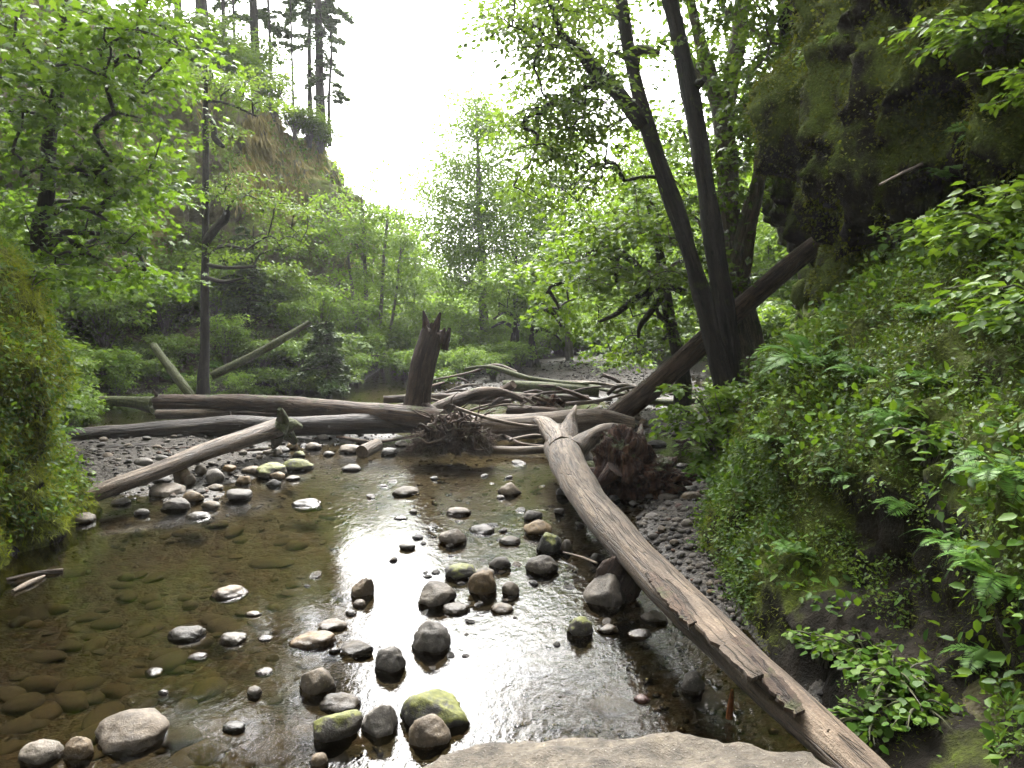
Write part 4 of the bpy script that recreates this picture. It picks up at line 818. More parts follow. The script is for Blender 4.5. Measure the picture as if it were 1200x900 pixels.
tree('tree', 'dark straight-trunked tree leaning beside the mossy-limbed tree', [[(862, 485, 14.3, 28.7), (856, 410, 14.3, 23.2), (840, 310, 14.3, 21.9), (828, 220, 14.3, 20.5), (813, 130, 14.4, 19.2), (799, 60, 14.5, 18.4), (783, -10, 14.5, 17.8), (765, -120, 14.6, 15.0), (750, -260, 14.7, 8.9), (745, -340, 14.7, 4.1)]],
    [(820, -120, 90, 90, 11, 17, 40), (870, -60, 90, 60, 11, 16, 24), (850, -260, 90, 70, 11, 18, 30), (770, 40, 30, 50, 14.8, 16.5, 8)],
    'leaf_maple', 'bark_dark', .13, 46, .6, 'ovate', 5, branches=[[(815, 100, 14.4, 14), (822, 96, 14.2, 9), (826, 92, 14, 6)], [(806, 280, 14.3, 12), (796, 262, 14.1, 8), (790, 240, 13.9, 5)]], low=.55)
tree('tree', 'mossy pale maple with a bent side limb behind the leaning trunk', [[(892, 470, 16, 41.6), (880, 410, 16, 32.0), (866, 340, 16, 27.2), (857, 270, 16, 25.6), (853, 200, 16, 24.0), (846, 140, 16, 20.8), (832, 90, 16, 17.6), (818, 40, 16, 12.8), (800, -40, 16, 9.6)]],
    [(890, 110, 60, 60, 13.5, 17, 26), (920, 60, 50, 50, 13.5, 17, 22), (855, 90, 50, 60, 15, 18, 18), (780, 180, 50, 60, 15, 19, 26), (870, 200, 45, 45, 14.5, 17, 20), (735, 235, 60, 45, 15, 19, 28), (810, 260, 45, 40, 15, 18, 22), (750, 300, 70, 40, 15, 20, 30), (900, 170, 40, 40, 14, 16.5, 14), (835, 330, 30, 30, 15, 17, 10), (690, 290, 55, 40, 16, 20, 24), (880, 30, 60, 40, 14, 18, 20), (850, -60, 110, 60, 13, 18, 30)],
    'leaf_vine', 'bark_moss', .135, 52, .55, 'palm', 7, branches=[[(866, 322, 15.8, 26), (878, 262, 15.5, 22), (888, 215, 15.3, 19), (897, 170, 15.1, 18), (915, 115, 14.8, 17), (938, 70, 14.5, 14), (968, 20, 14.2, 11)], [(848, 150, 16, 20), (857, 90, 16, 20), (866, 30, 16, 18), (874, -40, 16, 12)], [(838, 110, 16, 14), (815, 80, 16.2, 11), (803, 50, 16.4, 8), (798, 20, 16.6, 6)], [(868, 30, 16, 9), (850, 12, 15.8, 6), (838, -12, 15.6, 4)], [(870, 25, 15.9, 7), (890, 40, 15.7, 5), (905, 62, 15.5, 3)]], low=.3, lumps=.22)
# vine maples with arched mossy limbs
tree('vine_maple', 'vine maple with arched dark mossy limbs hanging over the gravel', [[(800, 440, 18, 18), (792, 405, 18, 15), (783, 365, 18, 13), (778, 330, 18, 12), (772, 290, 18, 9), (760, 240, 18, 6)]],
    [(715, 330, 60, 30, 16, 20, 26), (680, 370, 45, 25, 17, 21, 18), (770, 380, 35, 25, 17, 20, 14), (740, 410, 50, 18, 18, 21, 16), (650, 320, 40, 30, 18, 22, 16), (800, 310, 30, 30, 17, 20, 10)],
    'leaf_vine', 'bark_dark', .13, 46, .55, 'palm', 11, branches=[[(802, 342, 17.5, 9.4), (785, 336, 17.3, 8.6), (765, 338, 17.1, 8.6), (742, 352, 17, 7.8), (722, 368, 16.9, 6.2), (702, 377, 16.8, 3.1)], [(778, 345, 18, 7.0), (762, 366, 17.8, 7.0), (750, 382, 17.7, 5.5), (748, 396, 17.6, 3.1)], [(778, 340, 18, 6.2), (745, 310, 17.8, 6.2), (725, 300, 17.6, 5.5), (722, 325, 17.5, 4.7), (726, 340, 17.5, 2.3)], [(722, 305, 17.6, 5.5), (694, 292, 17.5, 6.2), (684, 312, 17.4, 7.0), (664, 330, 17.3, 6.2), (648, 334, 17.2, 3.9), (640, 344, 17.2, 2.3)], [(690, 300, 17.5, 4.7), (693, 318, 17.5, 4.7), (684, 336, 17.4, 2.3)], [(765, 338, 17.1, 4.7), (757, 352, 17, 4.7), (752, 358, 17, 3.1)], [(792, 380, 17.8, 6.2), (775, 372, 17.6, 4.7), (768, 358, 17.4, 3.1)]], low=.4, lumps=.3)
# maple on the near bank, slim alder by the trail
tree('maple', 'broad-leaved maple with a forked dark trunk above the mossy rock wall', [[(48, 330, 12.2, 20), (46, 268, 12.2, 17), (55, 227, 12.2, 16), (57, 170, 12.2, 15), (62, 130, 12.2, 14), (70, 95, 12.2, 12), (72, 55, 12.2, 9), (78, -20, 12.2, 6), (85, -120, 12.2, 3)]],
    [(110, 40, 110, 60, 9.5, 13.5, 46), (60, 120, 80, 50, 10, 13.5, 24), (165, 110, 50, 70, 10.5, 14, 18), (140, 190, 55, 50, 11, 14, 18), (60, 210, 80, 50, 10.5, 13.5, 22), (130, 270, 70, 40, 11.5, 15, 22), (20, 60, 50, 70, 9.5, 12, 14), (110, -90, 160, 60, 10, 14, 20), (60, 300, 60, 30, 10.5, 12, 8), (150, 330, 60, 30, 13, 16, 12), (170, 240, 50, 30, 12.5, 15, 10)],
    'leaf_maple', 'bark_dark', .125, 46, .55, 'palm', 13, branches=[[(70, 100, 12.2, 9), (90, 82, 12, 7), (105, 68, 11.8, 5), (122, 52, 11.6, 3)], [(62, 128, 12.2, 8), (50, 105, 12, 6), (40, 80, 11.8, 5), (32, 62, 11.6, 3)], [(70, 92, 12.2, 7), (58, 80, 12, 5), (46, 72, 11.9, 3)], [(46, 262, 12.2, 9), (75, 244, 12, 7), (100, 244, 11.8, 6), (125, 258, 11.7, 3)], [(50, 280, 12.2, 10), (80, 272, 12, 8), (115, 274, 11.8, 5)], [(50, 300, 12.2, 9), (70, 280, 12.1, 7), (95, 288, 12, 5), (115, 305, 11.9, 3)]], low=.2)
tree('alder', 'slim straight alder with layered branches beside the trail', [[(238, 452, 20.6, 14), (240, 410, 20.6, 10), (240, 340, 20.6, 9), (241, 260, 20.6, 8), (241, 180, 20.6, 7), (241, 115, 20.6, 5), (243, 60, 20.6, 2)]],
    [(270, 95, 55, 14, 19.5, 21.5, 16), (300, 118, 40, 12, 19.8, 21.5, 10), (275, 218, 45, 16, 19.5, 21.5, 14), (320, 240, 40, 20, 19.5, 22, 16), (345, 272, 30, 16, 19.5, 22, 10), (225, 90, 25, 14, 20, 21.5, 6), (255, 160, 30, 12, 20, 21.5, 6), (290, 290, 45, 14, 20, 22, 10)],
    'leaf_alder', 'bark_dark', .10, 60, .55, 'ovate', 17, branches=[[(241, 132, 20.6, 5), (250, 145, 20.5, 7), (252, 162, 20.4, 8), (262, 172, 20.3, 4)], [(240, 285, 20.6, 9), (252, 268, 20.4, 9), (264, 256, 20.2, 9), (267, 240, 20.1, 3)], [(240, 310, 20.6, 5), (268, 314, 20.3, 4), (300, 312, 20.1, 3)], [(240, 325, 20.6, 4), (262, 330, 20.3, 4), (286, 326, 20.1, 2)], [(240, 300, 20.6, 4), (262, 288, 20.3, 4), (290, 292, 20, 2)], [(241, 118, 20.6, 4), (268, 122, 20.3, 3), (300, 136, 20.1, 2)]], low=.35, droop=.12, thick=.09, tilt=.35)
# pale trees down the valley
FAR = 'pale trees down the valley'
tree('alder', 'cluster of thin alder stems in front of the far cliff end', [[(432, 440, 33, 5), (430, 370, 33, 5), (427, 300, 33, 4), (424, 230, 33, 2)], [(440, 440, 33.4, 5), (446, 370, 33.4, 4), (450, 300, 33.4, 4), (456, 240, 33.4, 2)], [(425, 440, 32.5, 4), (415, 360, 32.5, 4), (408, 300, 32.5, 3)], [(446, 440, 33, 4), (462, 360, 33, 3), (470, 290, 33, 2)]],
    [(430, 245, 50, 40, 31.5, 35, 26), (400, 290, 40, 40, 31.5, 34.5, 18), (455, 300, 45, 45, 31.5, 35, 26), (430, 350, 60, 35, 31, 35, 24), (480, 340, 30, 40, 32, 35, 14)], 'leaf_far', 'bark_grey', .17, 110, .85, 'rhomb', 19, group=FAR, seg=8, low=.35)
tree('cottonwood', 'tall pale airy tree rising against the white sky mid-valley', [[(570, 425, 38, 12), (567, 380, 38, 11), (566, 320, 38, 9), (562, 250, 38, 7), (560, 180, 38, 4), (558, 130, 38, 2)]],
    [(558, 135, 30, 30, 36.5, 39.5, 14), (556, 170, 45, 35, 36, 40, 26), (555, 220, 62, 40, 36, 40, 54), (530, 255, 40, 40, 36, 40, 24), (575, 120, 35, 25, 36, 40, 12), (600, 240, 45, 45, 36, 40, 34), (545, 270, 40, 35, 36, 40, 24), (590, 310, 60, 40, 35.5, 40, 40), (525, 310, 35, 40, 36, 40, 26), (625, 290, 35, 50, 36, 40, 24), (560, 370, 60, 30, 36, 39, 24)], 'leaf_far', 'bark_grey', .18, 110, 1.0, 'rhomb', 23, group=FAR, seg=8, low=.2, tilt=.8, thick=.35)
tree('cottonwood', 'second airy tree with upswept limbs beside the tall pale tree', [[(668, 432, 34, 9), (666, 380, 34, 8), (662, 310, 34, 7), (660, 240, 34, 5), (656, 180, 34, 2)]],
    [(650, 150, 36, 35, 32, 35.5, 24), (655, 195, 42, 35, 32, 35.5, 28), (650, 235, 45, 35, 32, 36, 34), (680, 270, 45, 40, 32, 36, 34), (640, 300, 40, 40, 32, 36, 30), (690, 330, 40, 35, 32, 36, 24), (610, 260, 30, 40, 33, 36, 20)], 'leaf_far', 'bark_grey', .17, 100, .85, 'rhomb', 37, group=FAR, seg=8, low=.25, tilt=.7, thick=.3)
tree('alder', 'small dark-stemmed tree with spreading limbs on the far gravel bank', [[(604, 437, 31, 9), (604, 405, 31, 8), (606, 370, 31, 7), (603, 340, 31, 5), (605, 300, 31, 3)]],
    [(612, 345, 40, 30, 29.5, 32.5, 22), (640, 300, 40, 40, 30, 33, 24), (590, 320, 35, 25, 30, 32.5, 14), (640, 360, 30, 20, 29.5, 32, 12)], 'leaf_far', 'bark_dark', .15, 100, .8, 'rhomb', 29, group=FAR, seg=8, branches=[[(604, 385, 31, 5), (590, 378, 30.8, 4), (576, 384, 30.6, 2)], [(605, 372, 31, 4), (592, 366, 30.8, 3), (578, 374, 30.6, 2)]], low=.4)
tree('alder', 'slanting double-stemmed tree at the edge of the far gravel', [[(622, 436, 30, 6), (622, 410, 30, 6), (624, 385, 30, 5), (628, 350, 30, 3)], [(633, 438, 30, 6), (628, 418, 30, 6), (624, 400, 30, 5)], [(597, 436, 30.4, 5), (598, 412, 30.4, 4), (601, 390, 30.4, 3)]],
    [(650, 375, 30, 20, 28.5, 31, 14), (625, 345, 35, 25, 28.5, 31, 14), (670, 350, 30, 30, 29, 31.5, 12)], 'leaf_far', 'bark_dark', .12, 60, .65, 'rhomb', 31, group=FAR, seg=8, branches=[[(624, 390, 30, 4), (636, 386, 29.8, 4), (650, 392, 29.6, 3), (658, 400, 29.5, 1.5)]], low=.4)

# generic broad-leaved trees for the far valley and hillside: a few shapes, copied
def free_tree(label, h, w, n_sp, leafm, seed, L, n, R, loc, group, barkm='bark_grey'):
    r = np.random.default_rng(seed); t = thing('tree', label, 'tree', (0, 0, 0), group)
    C = np.array([(0, 0, -.5), (r.normal() * .1, r.normal() * .1, h * .3), (r.normal() * .25, r.normal() * .25, h * .65), (r.normal() * .4, r.normal() * .4, h * .97)])
    mb = MB(); CC, _ = tube(mb, C, np.array([.022, .017, .011, .003]) * h, 8, 26, bump=.1, lumps=.15, seed=seed); part('trunk', mb, M[barkm], t)
    sp = []
    while len(sp) < n_sp:
        p = r.uniform(-1, 1, 3)
        if p @ p < 1 and fbm((p * 2 + seed)[None], 2)[0] > -.18: sp.append((p[0] * w, p[1] * w, h * (.58 + .42 * p[2])))
    sp = np.array(sp); mb = MB(); d = grow(mb, CC[6::2], sp, .011, 4, seed); part('twigs', mb, M[barkm], t, kind='stuff')
    mb = MB(); spray_leaves(mb, sp, d, R * r.uniform(.7, 1.3, n_sp), n, L, 'rhomb', .2, .3, .6, seed=seed); part('crown', mb, M[leafm], t, kind='stuff')
    t.location = loc; return t
def put(t0, used, x, y, s, rz, label=None, group=None):
    o = t0 if not used else copy_tree(t0); o.location = (x, y, hz(x, y) - .1); o.scale = (s, s, s); o.rotation_euler = (0, 0, rz)
    if label: o['label'] = label
    if group: o['group'] = group
    return o
LM = [('the slim alder', -8.5, 20.6), ('the mossy leaning pole', -9.8, 20.6), ('the slender fallen trunk', -7.0, 21.8), ('the small drooping hemlock', -5.9, 23.6), ('the young hemlock', -9.2, 26), ('the ends of the parallel logs', -8.4, 16.5), ('the forked maple', -7.8, 12.2), ('the foot of the far cliff', -13, 27.5), ('the cluster of alder stems', -6.3, 33), ('the tall pale airy tree', -1.3, 38), ('the far gravel bank', .5, 33), ('the bridge parapet', -3, 56), ('the vine maple', 4.6, 18), ('the far end of the gravel bar', 6.5, 37), ('the hillside trees', 10, 27), ('the fern bank', -12.6, 20.4), ('the cliff-edge conifer', -9.5, 38.5), ('the curved conifer', -12, 35), ('the thick-trunked conifer', -12.9, 31)]
def near_to(x, y): return min(LM, key=lambda q: math.hypot(q[1] - x, q[2] - y))[0]
r = np.random.default_rng(15)
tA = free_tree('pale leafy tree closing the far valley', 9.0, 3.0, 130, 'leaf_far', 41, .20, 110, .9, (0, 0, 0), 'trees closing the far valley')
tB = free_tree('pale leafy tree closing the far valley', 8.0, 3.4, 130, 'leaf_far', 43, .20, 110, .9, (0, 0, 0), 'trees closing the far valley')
for k, (x, y, s) in enumerate([(-7.5, 47, .95), (-3.2, 52, .62), (1.0, 55, .75), (4.5, 50, .85), (-10.5, 55, 1.0), (8.5, 46, 1.05), (-1, 64, .8), (6.5, 60, 1.2), (-6, 62, .8), (11.5, 54, 1.3)]):
    put(tA if k % 2 == 0 else tB, k > 1, x, y, s, r.uniform(0, 6.28), ('slender-leaved' if k % 2 == 0 else 'bushy bright') + (' tall' if s > .9 else ' low') + ' tree closing the far valley beyond ' + near_to(x, y - 8))
HS = 'bright leafy trees on the hillside beyond the vine maple'
for k, (x, y, s) in enumerate([(8.6, 27, .75), (10.5, 24, .8), (10, 32, .9), (7.5, 36, .7), (12.5, 29, 1.0), (9.5, 20.5, .7), (13, 22, .9), (8.6, 41, .85), (14, 36, 1.1)]):
    put(tB, True, x, y, s, r.uniform(0, 6.28), ('tall' if s > .88 else 'low') + ' bright leafy tree on the steep hillside beside ' + near_to(x, y), HS)
LS = 'leafy trees on the slope under the far cliff'
for k, (x, y, s) in enumerate([(-15, 22.5, .5), (-15.5, 18, .5)]):
    put(tA if k % 2 else tB, True, x, y, s, r.uniform(0, 6.28), ['fine-leaved', 'pale fine-leaved', 'bushy', 'broad'][k] + ' leafy tree under the far cliff near ' + near_to(x, y), LS)

# conifers on the crest of the far cliff
def conifer(label, base, h, spread, seed, bare=.3, nb=70, trunk_r=None, group=None, ls=1.0):
    r = np.random.default_rng(seed); t = thing('conifer', label, 'conifer', base, group); b = np.asarray(base, float); tr = trunk_r or h * .016
    mb = MB(); tube(mb, [b - (0, 0, 1.0), b + (0, 0, h * .15), b + (r.normal() * .1, r.normal() * .1, h * .55), b + (r.normal() * .2, 0, h)], [tr * 1.5, tr, tr * .7, .02], 10, 40, bump=.12, lumps=.15, furrow=.06, seed=seed); part('trunk', mb, M['bark_dark'], t)
    mb, lf = MB(), MB()
    for k in range(nb):
        f = bare + (1 - bare) * r.random() ** .9; z = h * f; ln = spread * (1.05 - f) ** .6 * r.uniform(.45, 1.1); a = r.uniform(0, 6.28)
        d = np.array((math.cos(a), math.sin(a), .1)); p0 = b + (0, 0, z); p = np.array([p0, p0 + d * ln * .5 + (0, 0, -.04 * ln), p0 + d * ln + (0, 0, -.28 * ln)])
        tube(mb, p, [.028, .018, .006], 4, 6, cap=False, seed=k)
        m = int((70 * ln / 2 + 20) / ls ** 1.5); s = np.sqrt(r.random(m)); sd = np.array((-d[1], d[0], 0)); q = p0 + d * (ln * s)[:, None] + np.outer(-.28 * ln * s ** 2, (0, 0, 1)) + sd * (r.normal(size=m) * .16 * (1.2 - s) * ln)[:, None]
        q[:, 2] -= np.abs(r.normal(size=m)) * .08
        ax = d + sd * r.normal(size=m)[:, None] * .8 + np.array((0, 0, -.35)) + r.normal(size=(m, 3)) * .25
        leaves(lf, q, ax, np.array((0, 0, 1.0)) + r.normal(size=(m, 3)) * .5, ls * r.uniform(.22, .46, m), np.clip(.4 * r.random() + .6 * r.random(m), 0, 1), 'rhomb')
    part('branches', mb, M['bark_dark'], t, kind='stuff'); part('crown', lf, M['needle'], t, kind='stuff'); return t
CR = 'conifers on the crest of the far cliff'
for k, (px, py, Y, h, sprd, bare, nb, tr, lab) in enumerate([
    (376, 148, 38.5, 19, 2.3, .14, 80, .27, 'stout dark conifer standing at the cliff edge'), (386, 148, 38.8, 8, 1.3, .1, 30, .10, 'thin leaning conifer beside the stout cliff-edge conifer'), (364, 140, 39.5, 17, 1.8, .25, 45, .14, 'grey slender conifer just behind the stout cliff-edge conifer'),
    (238, 62, 31, 18, 2.2, .2, 45, .30, 'thick-trunked conifer rising from the leafy cliff top'), (300, 92, 35, 18, 2.2, .12, 60, .25, 'curved dark conifer midway along the cliff crest'), (264, 78, 33, 15, 1.5, .3, 32, .11, 'thin bare-stemmed conifer by the thick-trunked conifer'), (276, 84, 34, 14, 1.4, .35, 28, .08, 'pole-thin conifer next to the curved conifer'), (344, 130, 37, 15, 1.4, .4, 26, .07, 'pole-thin bare conifer between curved and cliff-edge conifers'), (318, 105, 36, 12, 1.6, .15, 34, .10, 'leaning conifer close behind the curved conifer'), (210, 50, 32, 17, 2.2, .15, 45, .2, 'conifer half hidden by maple leaves on the cliff top')]):
    conifer(lab, at_y(px, py, Y), h, sprd, 200 + k, bare, int(nb * 1.5), tr * .72, CR, .62)
conifer('small drooping hemlock over the slender fallen trunk on the bank', (-5.9, 23.6, hz(-5.9, 23.6) - .1), 2.6, 1.5, 231, .25, 60, .05, None, .3)
conifer('young hemlock growing under the far cliff', (-9.2, 26, hz(-9.2, 26) - .1), 3.6, 1.6, 233, .2, 60, .06, None, .3)

# ------------------------------------------------------------------ shrubs, ferns, ground cover
def shrub_mesh(seed, h, w, stems, n_leaf, L, shape='ovate', lean=(0, 0, 0)):
    r = np.random.default_rng(seed); ms, ml_ = MB(), MB(); lean = np.asarray(lean, float)
    for k in range(stems):
        a = r.uniform(0, 6.28); rad = w * math.sqrt(r.random()); hh_ = h * r.uniform(.55, 1.05)
        tip = np.array((math.cos(a) * rad, math.sin(a) * rad, hh_)) + lean * r.uniform(.5, 1.2); p = np.array([(r.normal() * .05, r.normal() * .05, -.1), tip * np.array((.35, .35, .6)), tip * np.array((.75, .75, .95)), tip + np.array((math.cos(a), math.sin(a), -.6)) * .18 * w])
        tube(ms, p, [.012, .009, .006, .002], 4, 9, cap=False, seed=k)
        C = catmull(p, 30); i = (30 * (.25 + .75 * r.random(n_leaf))).astype(int).clip(0, 29); T = unit(np.gradient(C, axis=0))[i]
        sd = unit(np.cross(T, np.array((0, 0, 1.0))) + 1e-4) * np.where(r.random(n_leaf) < .5, -1, 1)[:, None]
        off = r.uniform(.0, .22, n_leaf) * w; q = C[i] + sd * off[:, None] + r.normal(size=(n_leaf, 3)) * .05 * w
        leaves(ml_, q, sd + T * .7 + np.array((0, 0, -.2)) + r.normal(size=(n_leaf, 3)) * .3, np.array((0, 0, 1.0)) + r.normal(size=(n_leaf, 3)) * .4, L * r.uniform(.6, 1.25, n_leaf), np.clip(.35 * r.random() + .3 * (C[i][:, 2] / h) + .4 * r.random(n_leaf), 0, 1), shape)
    return ms, ml_
def shrub(label, loc, seed, h, w, stems, n_leaf, L, shape='ovate', lean=(0, 0, 0), mat='leaf_shrub', group=None, name='shrub'):
    ms, ml_ = shrub_mesh(seed, h, w, stems, n_leaf, L, shape, lean); t = thing(name, label, 'shrub', loc, group)
    a = obj('stems', ms.mesh('stems', M['bark_grey']), t); tag(a, kind='stuff'); b = obj('foliage', ml_.mesh('foliage', M[mat]), t); tag(b, kind='stuff'); return t
p = at_y(848, 560, 9.6)
shrub('bright leafy elderberry bush at the end of the mossy slope', (2.95, 9.9, .35), 301, 1.25, .62, 34, 50, .115, 'ovate', (-.45, -.25, 0), 'leaf_vine')
shrub('low leafy bush hanging over the gravel below the elderberry', (2.75, 9.5, .1), 303, .7, .42, 20, 40, .10, 'ovate', (-.3, -.2, 0))
shrub('yellow-green salmonberry thicket crowning the mossy slope', (4.35, 6.1, 2.75), 305, .8, .75, 46, 60, .105, 'ovate', (-.4, -.35, 0), 'leaf_vine')
shrub('salmonberry bush on the mossy slope below the cliff hollow', (3.75, 5.0, 2.1), 307, .7, .6, 36, 54, .085, 'ovate', (-.4, -.3, 0))
shrub('leafy bush on the mossy slope next to the shaded cliff', (4.5, 7.6, 2.95), 309, .5, .55, 26, 46, .085, 'ovate', (-.4, -.3, 0))
shrub('leafy spray hanging from the upper overhanging cliff', (4.15, 6.6, 4.9), 315, .35, .6, 24, 40, .085, 'ovate', (-.5, -.3, -.3), 'leaf_vine')
shrub('small leafy bush on the overhanging cliff ledge', (4.3, 5.6, 4.1), 317, .4, .5, 20, 40, .075, 'ovate', (-.5, -.3, -.2), 'leaf_vine')
for k, (loc, lab) in enumerate([((4.25, 8.6, 6.3), 'leafy tuft high on the face of the overhanging cliff'), ((4.4, 7.9, 5.2), 'leafy tuft halfway up the overhanging cliff'), ((4.3, 9.3, 4.4), 'leafy tuft under the brow of the overhanging cliff'), ((4.4, 6.4, 5.9), 'leafy spray on the upper cliff above the ledge bush')]):
    shrub(lab, loc, 370 + k, .28, .4, 18, 30, .075, 'ovate', (-.35, -.3, -.25), 'leaf_vine')
shrub('tuft of leaves clinging to the nose of the overhanging cliff', (3.95, 9.4, 5.6), 319, .3, .45, 18, 34, .08, 'ovate', (-.3, -.4, -.2), 'leaf_vine')
# shrubs over the banks: a few shapes, copied
pr = [shrub('x', (0, 0, 0), 330 + k, [1.5, 1.9, 1.2][k], [1.1, 1.0, 1.2][k], 44, 46, [.13, .12, .15][k], ['ovate', 'ovate', 'palm'][k], mat=['leaf_alder', 'leaf_far', 'leaf_vine'][k]) for k in range(3)]
used = [False] * 3
KIND = ['dark green oval-leaved bush beside ', 'fine-leaved pale green bush beside ', 'bright lobed-leaved bush beside ']
def put_shrub(k, x, y, s, label, group, z=None):
    label = KIND[k] + near_to(x, y) + {'bush': ' on the cliff crest', 'leaf': ' on the log-side bank', 'pale': ' on the far bank', 'brig': ' across the gravel'}[label[:4]]
    o = pr[k] if not used[k] else copy_tree(pr[k]); used[k] = True
    o.location = (x, y, hz(x, y) - .1 if z is None else z); o.scale = (s, s, s * r.uniform(.85, 1.2)); o.rotation_euler = (0, 0, r.uniform(0, 6.28)); o['label'] = label; o['group'] = group
    o['category'] = 'shrub'
g1 = ('leafy bush on the bank behind the parallel logs', 'bushes on the bank behind the parallel logs')
for x, y, s in [(-12.2, 19.5, .9), (-12.8, 17, 1), (-11.8, 21.3, .8), (-9.3, 24.2, .8), (-8.2, 24.6, .8), (-7.2, 25.2, .9), (-6.7, 26.2, 1.0), (-10.8, 23.6, .8), (-12.5, 22.8, 1.1), (-14.2, 19.6, 1.2), (-10.2, 25.6, 1.1), (-8.6, 27, 1.2), (-12, 27.5, 1.3), (-13.5, 24.8, 1.2), (-7.2, 28, 1.1), (-10.2, 16.8, .7), (-9.6, 14.8, .9), (-8.8, 13, .9), (-11, 15.4, 1.0), (-15.5, 21.5, 1.3), (-10.8, 29.8, 1.3), (-8.4, 30.5, 1.2), (-5.9, 25.0, .7), (-6.1, 24.3, .6), (-5.6, 26.6, .8), (-7.6, 24.0, .6), (-9.6, 22.6, .5), (-11.2, 21.0, .5), (-11.4, 19.4, .6), (-11.0, 17.6, .6), (-12.2, 20.4, .8), (-10.8, 22.4, .6), (-11.0, 20.9, .45), (-10.4, 21.6, .4), (-9.9, 22.1, .45), (-9.0, 22.7, .4), (-8.5, 23.0, .45), (-7.9, 23.5, .4), (-7.2, 23.8, .45), (-6.6, 24.1, .45), (-11.3, 19.8, .4), (-10.9, 18.4, .45), (-10.2, 17.2, .4), (-9.2, 15.4, .45), (-9.7, 16.2, .4), (-13.4, 20.6, 1.2), (-14.2, 22.4, 1.4), (-13.0, 23.8, 1.2), (-11.6, 24.8, 1.1), (-15.2, 20.4, 1.5), (-16.2, 22, 1.6), (-12.8, 26, 1.3), (-10.8, 26.8, 1.2), (-9.4, 28.2, 1.2), (-14.6, 24.6, 1.5), (-13.2, 18.2, 1.1), (-11.6, 16.8, .9), (-12.6, 15.2, 1.2), (-14.5, 26, 1.3), (-16.5, 23.5, 1.4), (-12.6, 29, 1.4), (-7.8, 26.4, .9)]: put_shrub(int(r.integers(3)), x, y, s, *g1)
g2 = ('pale rounded bush on the far creek bank', 'bushes along the far creek bank')
for x, y, s in [(-6.4, 30, 1.3), (-6.2, 32.5, 1.4), (-5.4, 34.5, 1.4), (-4.0, 35.5, 1.4), (-2.6, 36, 1.3), (-6.8, 36.5, 1.7), (-5.2, 38.5, 1.6), (-3.4, 39.5, 1.6), (-1.2, 37.5, 1.2), (.2, 39, 1.3), (-6.2, 28.2, 1.0), (-1.8, 42, 1.6), (1.6, 43, 1.3), (3.8, 45, 1.4), (-4.6, 43.5, 1.7), (-7.5, 41, 1.9), (-.4, 34.2, .8), (6.5, 43, 1.5), (-3, 47, 2.2), (0, 48, 2.2), (3, 50, 2.3), (-5.5, 50, 2.4), (1.5, 53, 2.6), (5.5, 53, 2.5), (-2, 55, 2.8), (-7, 46, 2.2), (2.2, 46, 1.6), (-1.5, 44.5, 1.7), (.8, 45, 1.8), (3.2, 47, 1.9), (-3.4, 45, 1.8), (4.8, 48.5, 1.9), (-.2, 41, 1.3), (.7, 36.2, 1.1), (1.7, 38, 1.3), (2.8, 40, 1.4), (-.4, 36.8, 1.1), (3.9, 42, 1.5), (.1, 35, .9), (1.2, 41, 1.5), (-2.2, 34.8, 1.1), (-3.2, 33.6, 1.0), (5, 44.5, 1.6), (-4.4, 32.6, 1.0), (-2.6, 25.5, .6), (-1.6, 26.2, .65), (-.7, 27.2, .65), (-3.4, 27, .7), (.2, 28.8, .7), (-2, 28.6, .9), (-4.2, 29, .9), (-1, 30, .9), (-3.0, 30.8, 1.0), (.6, 31.6, .8)]: put_shrub(1 + int(r.integers(2)), x, y, s, *g2)
g3 = ('bright bush on the bank across the gravel from the log jam', 'bushes on the bank across from the log jam')
for x, y, s in [(7.0, 21.8, .9), (7.8, 24, 1.0), (8.5, 26.5, 1.1), (8.4, 29.5, 1.2), (8.3, 33, 1.3), (7.2, 36.5, 1.3), (6.0, 39.5, 1.3), (6.2, 19.6, .8), (8.6, 22.5, 1.1), (9.8, 27.8, 1.4), (9.6, 31.5, 1.5), (5.4, 17.6, .6), (7.4, 19.4, 1.0), (9.8, 24.6, 1.3), (11, 30, 1.5)]: put_shrub(2 if r.random() < .6 else 0, x, y, s, *g3)

# ferns: fronds share a few meshes
def frond_mesh(seed, n=22):
    r = np.random.default_rng(seed); s = np.linspace(0, 1, n); arch = .75; P = np.stack([s * (1 - .15 * s), 0 * s, arch * s - .85 * s ** 2.2], 1); mb = MB(); tube(mb, P[::3], np.linspace(.008, .002, len(P[::3])), 3, 10, cap=False)
    T = unit(np.gradient(P, axis=0)); up = np.cross(T, np.array((0, 1.0, 0))) * -1
    ln = .22 * np.sin(np.clip(s * 1.1 + .12, 0, 1) * math.pi) ** .7 + .012
    for sg in (-1, 1):
        ax = np.array((0, sg, 0.0)) + T * .45 + r.normal(size=(n, 3)) * .06; ax[:, 2] -= .12
        leaves(mb, P[2:], ax[2:], up[2:] + .001, ln[2:], .3 + .5 * r.random(n - 2), 'needle')
        leaves(mb, P[2:] + T[2:] * .02, ax[2:], up[2:] + .001, ln[2:] * .95, .3 + .5 * r.random(n - 2), 'needle')
    return mb.mesh('frond', M['fern'])
fronds = [frond_mesh(400 + k) for k in range(3)]
